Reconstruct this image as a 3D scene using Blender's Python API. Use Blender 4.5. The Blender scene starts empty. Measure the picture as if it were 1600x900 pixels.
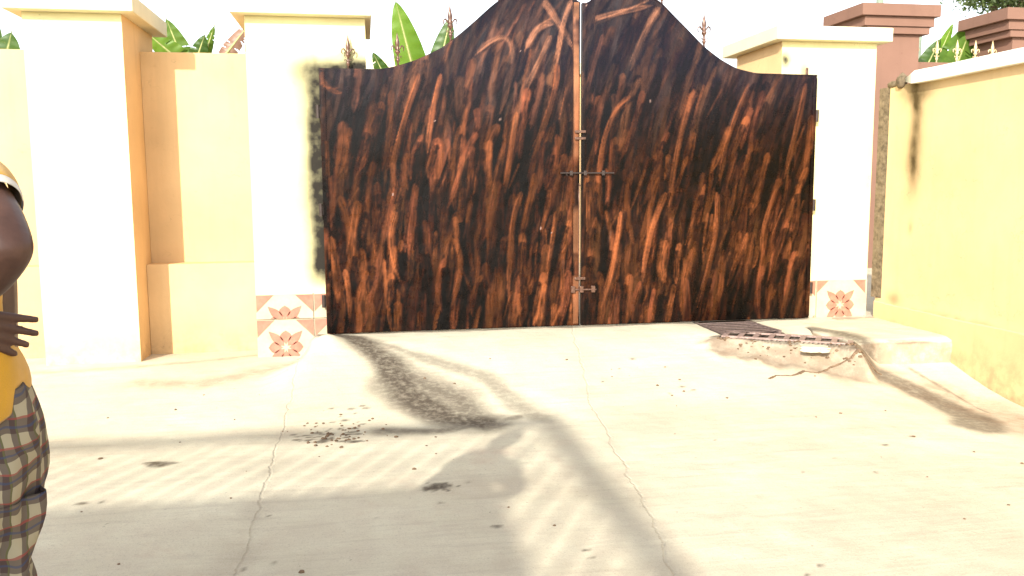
import bpy, bmesh, math, random
import numpy as np
from mathutils import Vector, Matrix
random.seed(7); rng = np.random.default_rng(7)
R = math.radians
S = bpy.context.scene; COL = S.collection

# ------------------------------------------------------------------ camera, world, sun, exposure
cam_d = bpy.data.cameras.new('camera'); cam = bpy.data.objects.new('camera', cam_d); COL.objects.link(cam)
cam_d.sensor_width = 36; cam_d.lens = 1340/1600*36; cam_d.clip_start = .05; cam_d.clip_end = 9000
cam.matrix_world = Matrix.Translation((0, 0, 1.3)) @ Matrix.Rotation(R(-9.7), 4, 'Z') @ Matrix.Rotation(R(90-6.8), 4, 'X') @ Matrix.Rotation(R(-.33), 4, 'Z')
S.camera = cam
SUN_EL = 26.6; SUN_AZ = 28.0      # light travels towards +Y, turned 28 deg to +X
W = bpy.data.worlds.new('World'); S.world = W; W.use_nodes = True
wn = W.node_tree; bg = wn.nodes['Background']
sky = wn.nodes.new('ShaderNodeTexSky'); sky.sky_type = 'NISHITA'; sky.sun_disc = False
sky.sun_elevation = R(SUN_EL); sky.sun_rotation = R(180+SUN_AZ); sky.dust_density = 1.6; sky.air_density = 1.0; sky.ozone_density = 1.0
hs = wn.nodes.new('ShaderNodeHueSaturation'); hs.inputs['Saturation'].default_value = .34
wn.links.new(sky.outputs[0], hs.inputs['Color']); wn.links.new(hs.outputs[0], bg.inputs[0]); bg.inputs[1].default_value = .15
sd = bpy.data.lights.new('sun', 'SUN'); sun = bpy.data.objects.new('sun', sd); COL.objects.link(sun)
sd.energy = 2.95; sd.angle = R(.85); sd.color = (1, .935, .80)
ce = math.cos(R(SUN_EL))
sun.rotation_euler = Vector((math.sin(R(SUN_AZ))*ce, math.cos(R(SUN_AZ))*ce, -math.sin(R(SUN_EL)))).to_track_quat('-Z', 'Y').to_euler()
sun.location = (-6, -10, 9)
S.view_settings.view_transform = 'Standard'; S.view_settings.look = 'None'
S.view_settings.exposure = 1.32; S.view_settings.gamma = 1

# ------------------------------------------------------------------ helpers
OFF = {}
def place(o, parent=None):
    COL.objects.link(o)
    if parent is not None: o.parent = parent
    return o
def tag(o, label=None, cat=None, group=None, kind=None):
    if label: o['label'] = label
    if cat: o['category'] = cat
    if group: o['group'] = group
    if kind: o['kind'] = kind
    return o
def empty(name, loc, label, cat, group=None):
    o = bpy.data.objects.new(name, None); o.empty_display_size = .1; COL.objects.link(o); o.location = loc
    OFF[o] = Vector(loc); return tag(o, label, cat, group)
def obj(name, v, f, mat, parent=None, smooth=False, mi=None, origin=None):
    """one mesh object; v in world coordinates; placed relative to parent"""
    v = np.asarray(v, float)
    o0 = OFF[parent] if parent is not None else Vector((0, 0, 0))
    org = Vector(origin) if origin is not None else o0
    me = bpy.data.meshes.new(name); me.from_pydata((v-np.array(org)).tolist(), [], f if isinstance(f, list) else f.tolist())
    mats = mat if isinstance(mat, (list, tuple)) else [mat]
    for m in mats: me.materials.append(m)
    if mi is not None: me.polygons.foreach_set('material_index', np.asarray(mi, np.int32))
    if smooth: me.polygons.foreach_set('use_smooth', np.ones(len(me.polygons), bool))
    me.update()
    o = bpy.data.objects.new(name, me); place(o, parent); o.location = org-o0; OFF[o] = org
    return o
class MB:
    def __init__(s): s.v = []; s.f = []; s.m = []
    def add(s, v, f, m=0):
        n = len(s.v); s.v += [tuple(map(float, p)) for p in v]; s.f += [tuple(int(i)+n for i in q) for q in f]; s.m += [m]*len(f); return s
    def box(s, x0, y0, z0, x1, y1, z1, m=0, b=0.0, rot=None, at=None):
        bm = bmesh.new(); bmesh.ops.create_cube(bm, size=1)
        for v in bm.verts: v.co = Vector(((x0+x1)/2+v.co.x*(x1-x0), (y0+y1)/2+v.co.y*(y1-y0), (z0+z1)/2+v.co.z*(z1-z0)))
        if b > 0: bmesh.ops.bevel(bm, geom=list(bm.edges), offset=b, segments=2, affect='EDGES', profile=.5)
        if rot is not None:
            M = Matrix.Translation(at) @ rot @ Matrix.Translation(-Vector(at)); bmesh.ops.transform(bm, matrix=M, verts=bm.verts)
        bm.verts.index_update(); s.add([v.co[:] for v in bm.verts], [[v.index for v in f.verts] for f in bm.faces], m); bm.free(); return s
    def tube(s, pts, rad, n=8, m=0, flat=None, cap=True):
        pts = [Vector(p) for p in pts]; rad = rad if isinstance(rad, (list, tuple)) else [rad]*len(pts)
        V = []; F = []; up = None
        for i, p in enumerate(pts):
            t = (pts[min(i+1, len(pts)-1)]-pts[max(i-1, 0)]).normalized()
            if up is None: up = Vector((0, 0, 1)) if abs(t.z) < .9 else Vector((0, 1, 0))
            a = t.cross(up).normalized(); b = a.cross(t).normalized(); up = b
            ra = rad[i]; rb = ra if flat is None else ra*flat
            for k in range(n):
                w = 2*math.pi*k/n; V.append(p+a*math.cos(w)*ra+b*math.sin(w)*rb)
        for i in range(len(pts)-1):
            for k in range(n): F.append((i*n+k, i*n+(k+1) % n, (i+1)*n+(k+1) % n, (i+1)*n+k))
        if cap: F.append(tuple(range(n-1, -1, -1))); F.append(tuple((len(pts)-1)*n+k for k in range(n)))
        return s.add(V, F, m)
    def lathe(s, prof, c, n=12, m=0):
        V = []; F = []
        for r, z in prof:
            for k in range(n): w = 2*math.pi*k/n; V.append((c[0]+r*math.cos(w), c[1]+r*math.sin(w), c[2]+z))
        L = len(prof)
        for i in range(L-1):
            for k in range(n): F.append((i*n+k, i*n+(k+1) % n, (i+1)*n+(k+1) % n, (i+1)*n+k))
        F.append(tuple(range(n-1, -1, -1))); F.append(tuple((L-1)*n+k for k in range(n)))
        return s.add(V, F, m)
    def build(s, name, mat, parent=None, smooth=False, origin=None):
        return obj(name, s.v, s.f, mat, parent, smooth, s.m, origin)
def box(name, mat, parent, *a, b=0.0, origin=None): return MB().box(*a, b=b).build(name, mat, parent, origin=origin)

# value noise for attributes
_lat = rng.random((257, 257))
def vn(x, y):
    x = np.asarray(x, float); y = np.asarray(y, float); xi = np.floor(x).astype(int); yi = np.floor(y).astype(int); fx = x-xi; fy = y-yi
    fx = fx*fx*(3-2*fx); fy = fy*fy*(3-2*fy); g = lambda a, b: _lat[a % 257, b % 257]
    return (g(xi, yi)*(1-fx)+g(xi+1, yi)*fx)*(1-fy)+(g(xi, yi+1)*(1-fx)+g(xi+1, yi+1)*fx)*fy
def fbm(x, y, o=4):
    s = 0; a = .5; t = 0
    for i in range(o): s = s+a*vn(x*2**i+13*i, y*2**i+7*i); t += a; a *= .5
    return s/t
def sst(a, b, x):
    t = np.clip((np.asarray(x, float)-a)/(b-a), 0, 1); return t*t*(3-2*t)
def polyd(x, y, pts):
    """distance to polyline, and parameter 0..1 along it"""
    best = np.full(np.shape(x), 1e9); par = np.zeros(np.shape(x)); n = len(pts)-1
    for i in range(n):
        ax, ay = pts[i]; bx, by = pts[i+1]; dx, dy = bx-ax, by-ay
        t = np.clip(((x-ax)*dx+(y-ay)*dy)/(dx*dx+dy*dy), 0, 1); d = np.hypot(x-ax-t*dx, y-ay-t*dy)
        k = d < best; best = np.where(k, d, best); par = np.where(k, (i+t)/n, par)
    return best, par
def fattr(o, name, val):
    a = o.data.attributes.new(name, 'FLOAT', 'POINT'); a.data.foreach_set('value', np.asarray(val, np.float32).ravel())

# ------------------------------------------------------------------ materials
def nodes(name, rough=.8, spec=.3):
    m = bpy.data.materials.new(name); m.use_nodes = True; nt = m.node_tree; b = nt.nodes['Principled BSDF']
    b.inputs['Roughness'].default_value = rough; b.inputs['Specular IOR Level'].default_value = spec
    return m, nt, b
def N(nt, t, **k):
    n = nt.nodes.new('ShaderNode'+t)
    for a, v in k.items():
        if a.startswith('i_'): n.inputs[a[2:].replace('_', ' ')].default_value = v
        else: setattr(n, a, v)
    return n
def noise(nt, scale, detail=4, vec=None, rough=.55, dist=0):
    n = N(nt, 'TexNoise'); n.inputs['Scale'].default_value = scale; n.inputs['Detail'].default_value = detail; n.inputs['Roughness'].default_value = rough; n.inputs['Distortion'].default_value = dist
    if vec is not None: nt.links.new(vec, n.inputs['Vector'])
    return n.outputs['Fac']
def ramp(nt, fac, lo, hi, a=0, b=1):
    n = N(nt, 'MapRange'); n.inputs['From Min'].default_value = lo; n.inputs['From Max'].default_value = hi; n.inputs['To Min'].default_value = a; n.inputs['To Max'].default_value = b
    nt.links.new(fac, n.inputs['Value']); return n.outputs[0]
def mix(nt, fac, a, b, mode='MIX'):
    n = N(nt, 'Mix', data_type='RGBA', blend_type=mode)
    for i, v in ((0, fac), (6, a), (7, b)):
        if isinstance(v, (int, float)): n.inputs[i].default_value = v
        elif isinstance(v, tuple): n.inputs[i].default_value = v if len(v) == 4 else v+(1,)
        else: nt.links.new(v, n.inputs[i])
    return n.outputs[2]
def mth(nt, op, a, b=None, c=None):
    n = N(nt, 'Math', operation=op)
    for i, v in enumerate((a, b, c)):
        if v is None: continue
        if isinstance(v, (int, float)): n.inputs[i].default_value = v
        else: nt.links.new(v, n.inputs[i])
    return n.outputs[0]
def bump(nt, b, h, strength, dist=.01):
    n = N(nt, 'Bump'); n.inputs['Strength'].default_value = strength; n.inputs['Distance'].default_value = dist
    nt.links.new(h, n.inputs['Height']); nt.links.new(n.outputs[0], b.inputs['Normal'])
def pos(nt): return N(nt, 'NewGeometry').outputs['Position']
def mapped(nt, sc, vec=None):
    n = N(nt, 'Mapping'); n.inputs['Scale'].default_value = sc; nt.links.new(vec or pos(nt), n.inputs['Vector']); return n.outputs[0]
def attr(nt, name): return N(nt, 'Attribute', attribute_name=name).outputs['Fac']

def plaster(name, col, stain=False, var=.12, grime=(.022, .019, .015), rough=.85):
    m, nt, b = nodes(name, rough, .2); p = pos(nt)
    big = noise(nt, 1.6, 5, p); fine = noise(nt, 60, 4, p); streak = noise(nt, 1, 5, mapped(nt, (9, 9, .7), p))
    c = mix(nt, ramp(nt, big, .3, .7), tuple(x*(1-var) for x in col), tuple(min(1, x*(1+var*.6)) for x in col))
    c = mix(nt, ramp(nt, streak, .55, .85, 0, .25), c, tuple(x*.6 for x in col))
    c = mix(nt, ramp(nt, noise(nt, 14, 6, p), .66, .78, 0, .3), c, (col[0]*.6, col[1]*.52, col[2]*.5))
    sp = N(nt, 'SeparateXYZ'); nt.links.new(p, sp.inputs[0])
    splash = mth(nt, 'MULTIPLY', ramp(nt, sp.outputs[2], .12, -.36, 0, .8), ramp(nt, noise(nt, 5, 6, p, .7), .42, .62))
    c = mix(nt, splash, c, (.34, .22, .12))
    vo = N(nt, 'TexVoronoi', feature='DISTANCE_TO_EDGE'); vo.inputs['Scale'].default_value = 1.3
    wv = N(nt, 'VectorMath', operation='ADD'); nz_ = N(nt, 'TexNoise'); nz_.inputs['Scale'].default_value = 4; nz_.inputs['Detail'].default_value = 5; nt.links.new(p, nz_.inputs['Vector']); nt.links.new(p, wv.inputs[0]); nt.links.new(nz_.outputs['Color'], wv.inputs[1]); nt.links.new(wv.outputs[0], vo.inputs['Vector'])
    crk = mth(nt, 'MULTIPLY', ramp(nt, vo.outputs['Distance'], .0035, .0, 0, 1), ramp(nt, noise(nt, 1.1, 3, p), .52, .6, 0, .6))
    c = mix(nt, crk, c, tuple(x*.35 for x in col))
    if stain:
        s = mth(nt, 'MULTIPLY', attr(nt, 'stain'), ramp(nt, noise(nt, 7, 4, p), .25, .6, .8, 1.1))
        c = mix(nt, mth(nt, 'MINIMUM', s, 1.0), c, grime)
    nt.links.new(c, b.inputs['Base Color'])
    bump(nt, b, mth(nt, 'ADD', mth(nt, 'MULTIPLY', fine, .25), noise(nt, 7, 5, p)), .35, .012)
    return m
M = {}
M['yellow'] = plaster('yellow_plaster', (.66, .455, .235))
M['yellow_s'] = plaster('yellow_plaster_stained', (.69, .50, .265), True, grime=(.075, .05, .018))
M['cream'] = plaster('cream_paint', (.74, .68, .375), True)
M['capcream'] = plaster('cap_cream_paint', (.72, .65, .44))
M['brown'] = plaster('brown_paint', (.20, .112, .082), var=.08)
M['housepaint'] = plaster('house_paint', (.62, .55, .42))
M['coping'] = plaster('coping_white_paint', (.78, .74, .62), True)

def concrete():
    m, nt, b = nodes('concrete_ground', .88, .25); p = pos(nt)
    sep = N(nt, 'SeparateXYZ'); nt.links.new(p, sep.inputs[0]); X, Y = sep.outputs[0], sep.outputs[1]
    big = noise(nt, .9, 6, p, .6); mid = noise(nt, 5, 6, p, .65); fine = noise(nt, 90, 4, p, .7)
    trowel = noise(nt, 1, 5, mapped(nt, (2.2, 26, 5), p), .6)
    c = mix(nt, ramp(nt, big, .33, .68), (.52, .48, .36), (.67, .63, .485))
    c = mix(nt, ramp(nt, mid, .35, .7, 0, .55), c, (.50, .43, .34))
    c = mix(nt, ramp(nt, trowel, .52, .72, 0, .30), c, (.34, .29, .23))
    c = mix(nt, ramp(nt, fine, .56, .70, 0, .45), c, (.25, .22, .18)); c = mix(nt, ramp(nt, noise(nt, 240, 2, p), .58, .7, 0, .35), c, (.2, .17, .14)); c = mix(nt, ramp(nt, noise(nt, 170, 3, p), .60, .7, 0, .4), c, (.75, .72, .62))
    c = mix(nt, ramp(nt, noise(nt, 34, 3, p), .70, .75, 0, .55), c, (.17, .15, .12))
    c = mix(nt, ramp(nt, noise(nt, 2.2, 7, p, .75), .56, .75, 0, .5), c, (.45, .33, .25))
    # slab joints
    wob = mth(nt, 'MULTIPLY', mth(nt, 'SUBTRACT', noise(nt, 2.5, 5, p, .6), .5), .16)
    hgt = mth(nt, 'ADD', mth(nt, 'MULTIPLY', fine, .2), mth(nt, 'ADD', mth(nt, 'MULTIPLY', trowel, .5), mth(nt, 'MULTIPLY', mid, .8)))
    for off, k, w, amt in ((-.56, 0.0, .006, .16), (.78, .14, .006, .10)):
        d = mth(nt, 'ABSOLUTE', mth(nt, 'SUBTRACT', mth(nt, 'ADD', X, wob), mth(nt, 'ADD', off, mth(nt, 'MULTIPLY', Y, k))))
        line = mth(nt, 'SUBTRACT', 1.0, ramp(nt, d, w*.4, w*1.6))
        soft = mth(nt, 'MULTIPLY', mth(nt, 'SUBTRACT', 1.0, ramp(nt, d, 0, .12)), ramp(nt, noise(nt, 3, 4, p), .42, .62))
        ygate = ramp(nt, Y, 2.0, 7.6, 1, .2)
        c = mix(nt, mth(nt, 'MULTIPLY', mth(nt, 'MULTIPLY', line, amt), ygate), c, (.16, .13, .10))
        c = mix(nt, mth(nt, 'MULTIPLY', mth(nt, 'MULTIPLY', soft, .40), ygate), c, (.27, .21, .17))
        hgt = mth(nt, 'SUBTRACT', hgt, mth(nt, 'MULTIPLY', line, .8))
    mud = mth(nt, 'MULTIPLY', attr(nt, 'mud'), ramp(nt, noise(nt, 6, 6, p, .7), .3, .62, .25, 1.1))
    c = mix(nt, mth(nt, 'MINIMUM', mud, .85), c, (.32, .235, .165))
    st = mth(nt, 'MULTIPLY', attr(nt, 'stain'), ramp(nt, noise(nt, 22, 6, p, .7),    .28, .55, .62, 1.1))  # stains, and the drain trench's painted shade
    st = mth(nt, 'MINIMUM', st, 1.0)
    c = mix(nt, st, c, (.062, .047, .036))
    nt.links.new(c, b.inputs['Base Color'])
    nt.links.new(ramp(nt, st, 0, 1, .9, .6), b.inputs['Roughness'])
    bump(nt, b, hgt, .5, .012)
    return m
M['concrete'] = concrete()

def simple(name, col, rough=.6, spec=.4, metal=0, var=.25, scale=30, bmp=.15):
    m, nt, b = nodes(name, rough, spec); b.inputs['Metallic'].default_value = metal; p = pos(nt)
    n = noise(nt, scale, 5, p, .65)
    nt.links.new(mix(nt, ramp(nt, n, .3, .7), tuple(x*(1-var) for x in col), tuple(min(1, x*(1+var)) for x in col)), b.inputs['Base Color'])
    bump(nt, b, n, bmp, .004); return m
M['iron'] = simple('dark_iron', (.045, .032, .028), .5, .5, .4)
M['copper'] = simple('copper_brown_paint', (.12, .062, .042), .32, .6, .3, .6, 40)
M['creamiron'] = simple('cream_iron_paint', (.62, .47, .26), .5)
M['rubble'] = simple('rubble_earth', (.17, .115, .075), .95, .1, 0, .45, 25, .6)
M['mortar'] = simple('grey_mortar', (.15, .115, .075), .95, .1, 0, .5, 22, .6)
M['tile_w'] = simple('tile_glaze_cream', (.50, .43, .30), .35, .4, 0, .12, 9, .03)
M['tile_p'] = simple('tile_glaze_pink', (.40, .17, .12), .35, .4, 0, .2, 14, .03)
M['grout'] = simple('grout', (.2, .17, .13), .9)
M['stem'] = simple('banana_stem', (.22, .20, .08), .7, .3, 0, .4, 12)
M['grey_pole'] = simple('green_grey_pole', (.20, .24, .18), .6)
M['mast'] = simple('hazy_mast_paint', (.52, .52, .55), .6)  # pale grey puts distance haze into the mast's colour
M['bark'] = simple('bark', (.12, .085, .055), .9, .1, 0, .4, 20, .5)
M['rail'] = simple('rail_paint', (.6, .55, .45), .7)
M['glass'] = simple('dark_glass', (.03, .035, .04), .08, .6, 0, .1)
M['wood'] = simple('door_wood', (.16, .07, .03), .5)
M['skin'] = simple('skin', (.085, .042, .030), .45, .4, 0, .2, 25, .1)
M['hair'] = simple('hair', (.012, .010, .009), .9, .2, 0, .4, 300, .8)
M['eye'] = simple('eye_white', (.6, .58, .54), .2)
M['white_cloth'] = simple('white_trim', (.62, .58, .52), .8)
def leafmat(name, a, b_, dry=False):
    m, nt, b = nodes(name, .42, .45); uv = N(nt, 'UVMap').outputs[0] if False else attr(nt, 'rib')
    p = pos(nt); c = mix(nt, ramp(nt, noise(nt, 5, 4, p), .3, .7), a, b_)
    c = mix(nt, ramp(nt, noise(nt, 26, 4, p), .62, .76, 0, .5), c, (.20, .19, .05) if not dry else (.1, .05, .03))
    rib = attr(nt, 'rib'); c = mix(nt, rib, c, (.42, .44, .16) if not dry else (.35, .25, .16))
    nt.links.new(c, b.inputs['Base Color'])
    tr = N(nt, 'BsdfTranslucent'); nt.links.new(mix(nt, .5, c, (.16, .30, .02) if not dry else (.3, .18, .1)), tr.inputs[0])
    ms = N(nt, 'MixShader'); ms.inputs[0].default_value = .35
    nt.links.new(b.outputs[0], ms.inputs[1]); nt.links.new(tr.outputs[0], ms.inputs[2]); nt.links.new(ms.outputs[0], nt.nodes['Material Output'].inputs[0])
    w = attr(nt, 'vein'); bump(nt, b, w, .3, .004)
    return m
M['leaf'] = leafmat('banana_leaf_green', (.065, .13, .018), (.12, .21, .03))
M['leafdark'] = leafmat('banana_leaf_dark', (.035, .085, .018), (.06, .12, .02))
M['leafbright'] = leafmat('banana_leaf_bright', (.10, .20, .015), (.15, .27, .03))
M['leafdry'] = leafmat('banana_leaf_dry', (.20, .10, .07), (.36, .24, .17), True)
M['foliage'] = leafmat('tree_foliage', (.04, .075, .02), (.10, .12, .045))

# gate paint: brushed strokes and a painted sky sheen come with the mesh (point colours), gloss paint over steel
def gatemat():
    m, nt, b = nodes('brushed_gloss_paint', .3, .16); p = pos(nt)
    a = N(nt, 'Attribute', attribute_name='paint'); col = a.outputs['Color']
    fib = noise(nt, 1, 6, mapped(nt, (75, 20, 7), p), .7, .6)
    c = mix(nt, 1.0, col, mix(nt, ramp(nt, fib, .3, .7), (.82, .81, .80), (1.15, 1.14, 1.13)), 'MULTIPLY')
    nt.links.new(c, b.inputs['Base Color'])
    nt.links.new(ramp(nt, noise(nt, 14, 4, p), .3, .7, .2, .42), b.inputs['Roughness'])
    drip = noise(nt, 1, 4, mapped(nt, (30, 10, 8), p), .6)
    bump(nt, b, mth(nt, 'ADD', mth(nt, 'ADD', mth(nt, 'MULTIPLY', fib, .5), mth(nt, 'MULTIPLY', attr(nt, 'thick'), .8)), mth(nt, 'MULTIPLY', drip, .4)), .4, .004)
    return m
M['gate'] = gatemat()

# ------------------------------------------------------------------ ground
def ground_z(x, y):
    x = np.asarray(x, float); y = np.asarray(y, float)
    low = -.30-.09*sst(3.2, 4.8, x)
    rampz = low*(1-sst(5.5, 7.55, y))
    left = -.19-.10*(1-sst(5.4, 7.4, y))
    k = sst(-.86, -.42, x+.05*(fbm(x*3, y*3)-.5))
    k = np.where(y > 7.3, sst(-.60, -.44, x), k*(1-sst(6.9, 7.3, y))+sst(-.60, -.44, x)*sst(6.9, 7.3, y))
    z = left*(1-k)+rampz*k
    near = 1-sst(1.2, 2.4, y); z = z*(1-near)+(-.17)*near
    z = z+.075*np.exp(-((x+.33)/.13)**2-((y-7.28)/.16)**2)
    # drain trench under the gratings
    d1 = np.maximum(np.abs(x-3.36)-.27, np.abs(y-7.36)-.36)
    ux, uy = x-3.56, y-6.78; ca, sa = math.cos(R(-33)), math.sin(R(-33)); a = ux*ca+uy*sa; c = -ux*sa+uy*ca
    d2 = np.maximum(np.abs(a)-.53, np.abs(c)-.155)
    edge = sst(.0, .22, np.minimum(d1, d2)); lip = np.where(edge < 1, (z*edge+(-.012)*(1-edge)), z)
    z = np.where((y > 6.1) & (x > 2.7) & (x < 4.4), lip, z)
    hole = 1-sst(-.04, .0, np.minimum(d1, d2)); z = z-hole*.32
    fade = np.exp(-np.maximum(0, np.abs(y-5)-6)**2/50)
    return z+(.05*(fbm(x*11, y*11)-.5)*np.exp(-((x-3.4)/.55)**2-((y-6.5-.3*(3.4-x))/.16)**2)*(edge > .3))+(.018*(fbm(x*1.3, y*1.3)-.5)+.006*(fbm(x*9, y*9)-.5))*fade
fx = np.concatenate([[-3000, -600, -120, -40, -15, -8, -5.5, -4.2], np.arange(-3.6, 5.3, .02), [5.6, 6.5, 8, 12, 25, 80, 400, 3000]])
fy = np.concatenate([[-3000, -400, -80, -25, -8, -2, 0, 1, 1.8, 2.3], np.arange(2.6, 8.4, .02), [8.7, 9.2, 10, 12, 16, 30, 90, 500, 3000]])
GX, GY = np.meshgrid(fx, fy); GZ = ground_z(GX, GY)
nx, ny = len(fx), len(fy); idx = np.arange(nx*ny).reshape(ny, nx)
F = np.stack([idx[:-1, :-1], idx[:-1, 1:], idx[1:, 1:], idx[1:, :-1]], -1).reshape(-1, 4)
g = obj('ground', np.stack([GX, GY, GZ], -1).reshape(-1, 3), F, M['concrete'], None, True); tag(g, kind='structure')
def blob(x, y, pts, w0, w1, soft=.5, nz=.5, sc=4):
    d, t = polyd(x, y, pts); w = w0+(w1-w0)*t; w = w*(1+nz*2*(fbm(x*sc, y*sc)-.5))
    return 1-sst(1-soft, 1, d/np.maximum(w, 1e-3))
st = np.zeros(GX.shape); mu = np.zeros(GX.shape)
def addst(v): global st; st = np.maximum(st, v)
addst(.86*blob(GX, GY, [(-.40, 7.75), (-.12, 7.45), (.10, 6.9), (.30, 6.2), (.52, 5.75), (.75, 5.65)], .17, .36, .8, .5, 3))
addst(.5*blob(GX, GY, [(.12, 7.2), (.50, 6.8), (.88, 6.45), (1.15, 5.7)], .12, .16, .9, .8, 4))
addst(.66*blob(GX, GY, [(.10, 5.55), (.45, 5.50), (.80, 5.62), (1.02, 5.72)], .13, .09, .9, .5, 3))
addst(.72*blob(GX, GY, [(.30, 6.45), (.62, 6.1), (.72, 5.75)], .34, .30, .9, .5, 3))
sp = [(-.24, 5.53, .20, 60), (-.10, 5.36, .06, 9), (-.31, 5.40, .05, 6), (.35, 4.45, .09, 26), (.34, 4.2, .03, 3), (-1.2, 5.09, .06, 14), (-.1, 5.9, .2, 14), (.0, 4.0, .8, 8), (1.0, 3.6, .8, 7), (2.6, 4.2, .9, 7), (2.2, 6.4, .5, 9), (-1.8, 4.6, .7, 4)]
for cx, cy, r_, n_ in sp:
    for i in range(n_):
        a = rng.random()*6.28; q = r_*rng.random()**.7; px, py = cx+q*math.cos(a)*1.3, cy+q*math.sin(a); rr = .006+.020*rng.random()**2.2
        k = (np.abs(GX-px) < .1) & (np.abs(GY-py) < .1)
        st[k] = np.maximum(st[k], .8*(1-sst(.4, 1.2, np.hypot((GX[k]-px)/1.5, GY[k]-py)/rr)))
for cx, cy, rr in ((-.10, 5.34, .035), (-.31, 5.38, .03), (-1.2, 5.09, .05), (-1.25, 5.12, .035), (.36, 4.46, .045), (.31, 4.43, .03)):
    st = np.maximum(st, .85*(1-sst(.5, 1.2, np.hypot((GX-cx)/1.6, GY-cy)/rr*(.6+.8*fbm(GX*14, GY*14)))))
addst(.66*blob(GX, GY, [(4.02, 6.36), (4.18, 6.1), (4.26, 5.75), (4.24, 5.35), (4.12, 5.12)], .14, .26, .55, .4, 3))
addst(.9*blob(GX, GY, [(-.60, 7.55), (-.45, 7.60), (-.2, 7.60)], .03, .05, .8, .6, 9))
addst(.5*blob(GX, GY, [(4.45, 6.35), (4.52, 5.9), (4.5, 5.5)], .04, .03, .8, .9, 6))
addst(.8*blob(GX, GY, [(1.0, 7.62), (4.2, 7.62)], .05, .05, .9, .7, 5))  # dark uneven line along the foot of the gate
addst(.6*blob(GX, GY, [(-.45, 7.66), (1.0, 7.63)], .04, .05, .9, .7, 5))  # thinner dark line along the left part of the foot
mu = np.maximum(mu, .7*blob(GX, GY, [(-1.75, 6.95), (-1.3, 6.8), (-.9, 7.1), (-.6, 7.3)], .22, .25, 1, .8, 3))
mu = np.maximum(mu, .8*blob(GX, GY, [(3.9, 6.3), (4.4, 5.8), (4.5, 5.2), (4.7, 4.6)], .45, .5, .8, .6, 3))
mu = np.maximum(mu, .95*blob(GX, GY, [(2.95, 6.85), (3.35, 6.50), (3.85, 6.25)], .24, .2, .6, .6, 6))
st = np.maximum(st, .35*blob(GX, GY, [(2.95, 6.80), (3.35, 6.50), (3.85, 6.22)], .16, .14, .7, .9, 12))
mu = np.maximum(mu, .6*blob(GX, GY, [(-3.4, 7.5), (-2.4, 7.4), (-1.9, 7.5), (-1.0, 7.8)], .12, .12, 1, .8, 4))
mu = np.maximum(mu, .22*(sst(.5, .85, fbm(GX*.9+3, GY*1.6))))
mu = np.maximum(mu, .22*(1-sst(3.0, 4.6, GY)))
_a = (GX-3.56)*math.cos(R(33))-(GY-6.78)*math.sin(R(33)); _c = (GX-3.56)*math.sin(R(33))+(GY-6.78)*math.cos(R(33))
st = np.where(np.minimum(np.maximum(np.abs(GX-3.36)-.27, np.abs(GY-7.36)-.36), np.maximum(np.abs(_a)-.53, np.abs(_c)-.155)) < .012, 2.2, st)  # trench walls and floor painted dark as the hole's shade
st = np.maximum(st, .8*blob(GX, GY, [(3.0, 7.02), (3.35, 6.68), (3.95, 6.30)], .05, .04, .8, .9, 9))
fattr(g, 'stain', st); fattr(g, 'mud', mu)  # this mask also carries the painted trench shade

# crack by the drain, broken concrete pieces and rubble
mb = MB(); cp = [(3.11, 6.20), (3.20, 6.25), (3.33, 6.23), (3.47, 6.31), (3.56, 6.27), (3.7, 6.31), (3.86, 6.28), (4.0, 6.31), (4.12, 6.25)]
for i in range(len(cp)-1):
    for k in range(4):
        t0, t1 = k/4, (k+1)/4; a = np.array(cp[i])*(1-t0)+np.array(cp[i+1])*t0; b_ = np.array(cp[i])*(1-t1)+np.array(cp[i+1])*t1
        w = .010+.008*random.random(); j = random.uniform(-.008, .008)
        mb.tube([(a[0], a[1]+j, float(ground_z(a[0], a[1]))-.002), (b_[0], b_[1], float(ground_z(b_[0], b_[1]))-.002)], w, 5, flat=.5)
o = mb.build('crack', M['rubble'], None); tag(o, kind='structure')
mb = MB()
for i in range(190):
    if i < 70:
        t = random.random(); x = 2.98+.95*t+random.uniform(-.05, .12); y = 6.92-.62*t+random.uniform(-.14, .05)
    elif i < 130: x = random.gauss(-.2, .16); y = random.gauss(5.5, .14)
    else: x = random.uniform(-2, 4); y = random.uniform(3.2, 7)
    r_ = random.uniform(.004, .013) if i >= 70 else random.uniform(.005, .018); z = float(ground_z(x, y))
    if z < -.28 and 2.9 < x < 4.1 and y > 6.4: continue
    bm = bmesh.new(); bmesh.ops.create_icosphere(bm, subdivisions=1, radius=r_)
    for v in bm.verts: v.co = Vector((x+v.co.x*random.uniform(.7, 1.5), y+v.co.y*random.uniform(.7, 1.4), z+.2*r_+v.co.z*random.uniform(.4, .9)))
    bm.verts.index_update(); mb.add([v.co[:] for v in bm.verts], [[v.index for v in f.verts] for f in bm.faces]); bm.free()
o = mb.build('rubble', M['rubble']); tag(o, 'loose crumbs of rubble and dirt strewn along the drain and driveway', 'rubble', kind='stuff')
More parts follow.
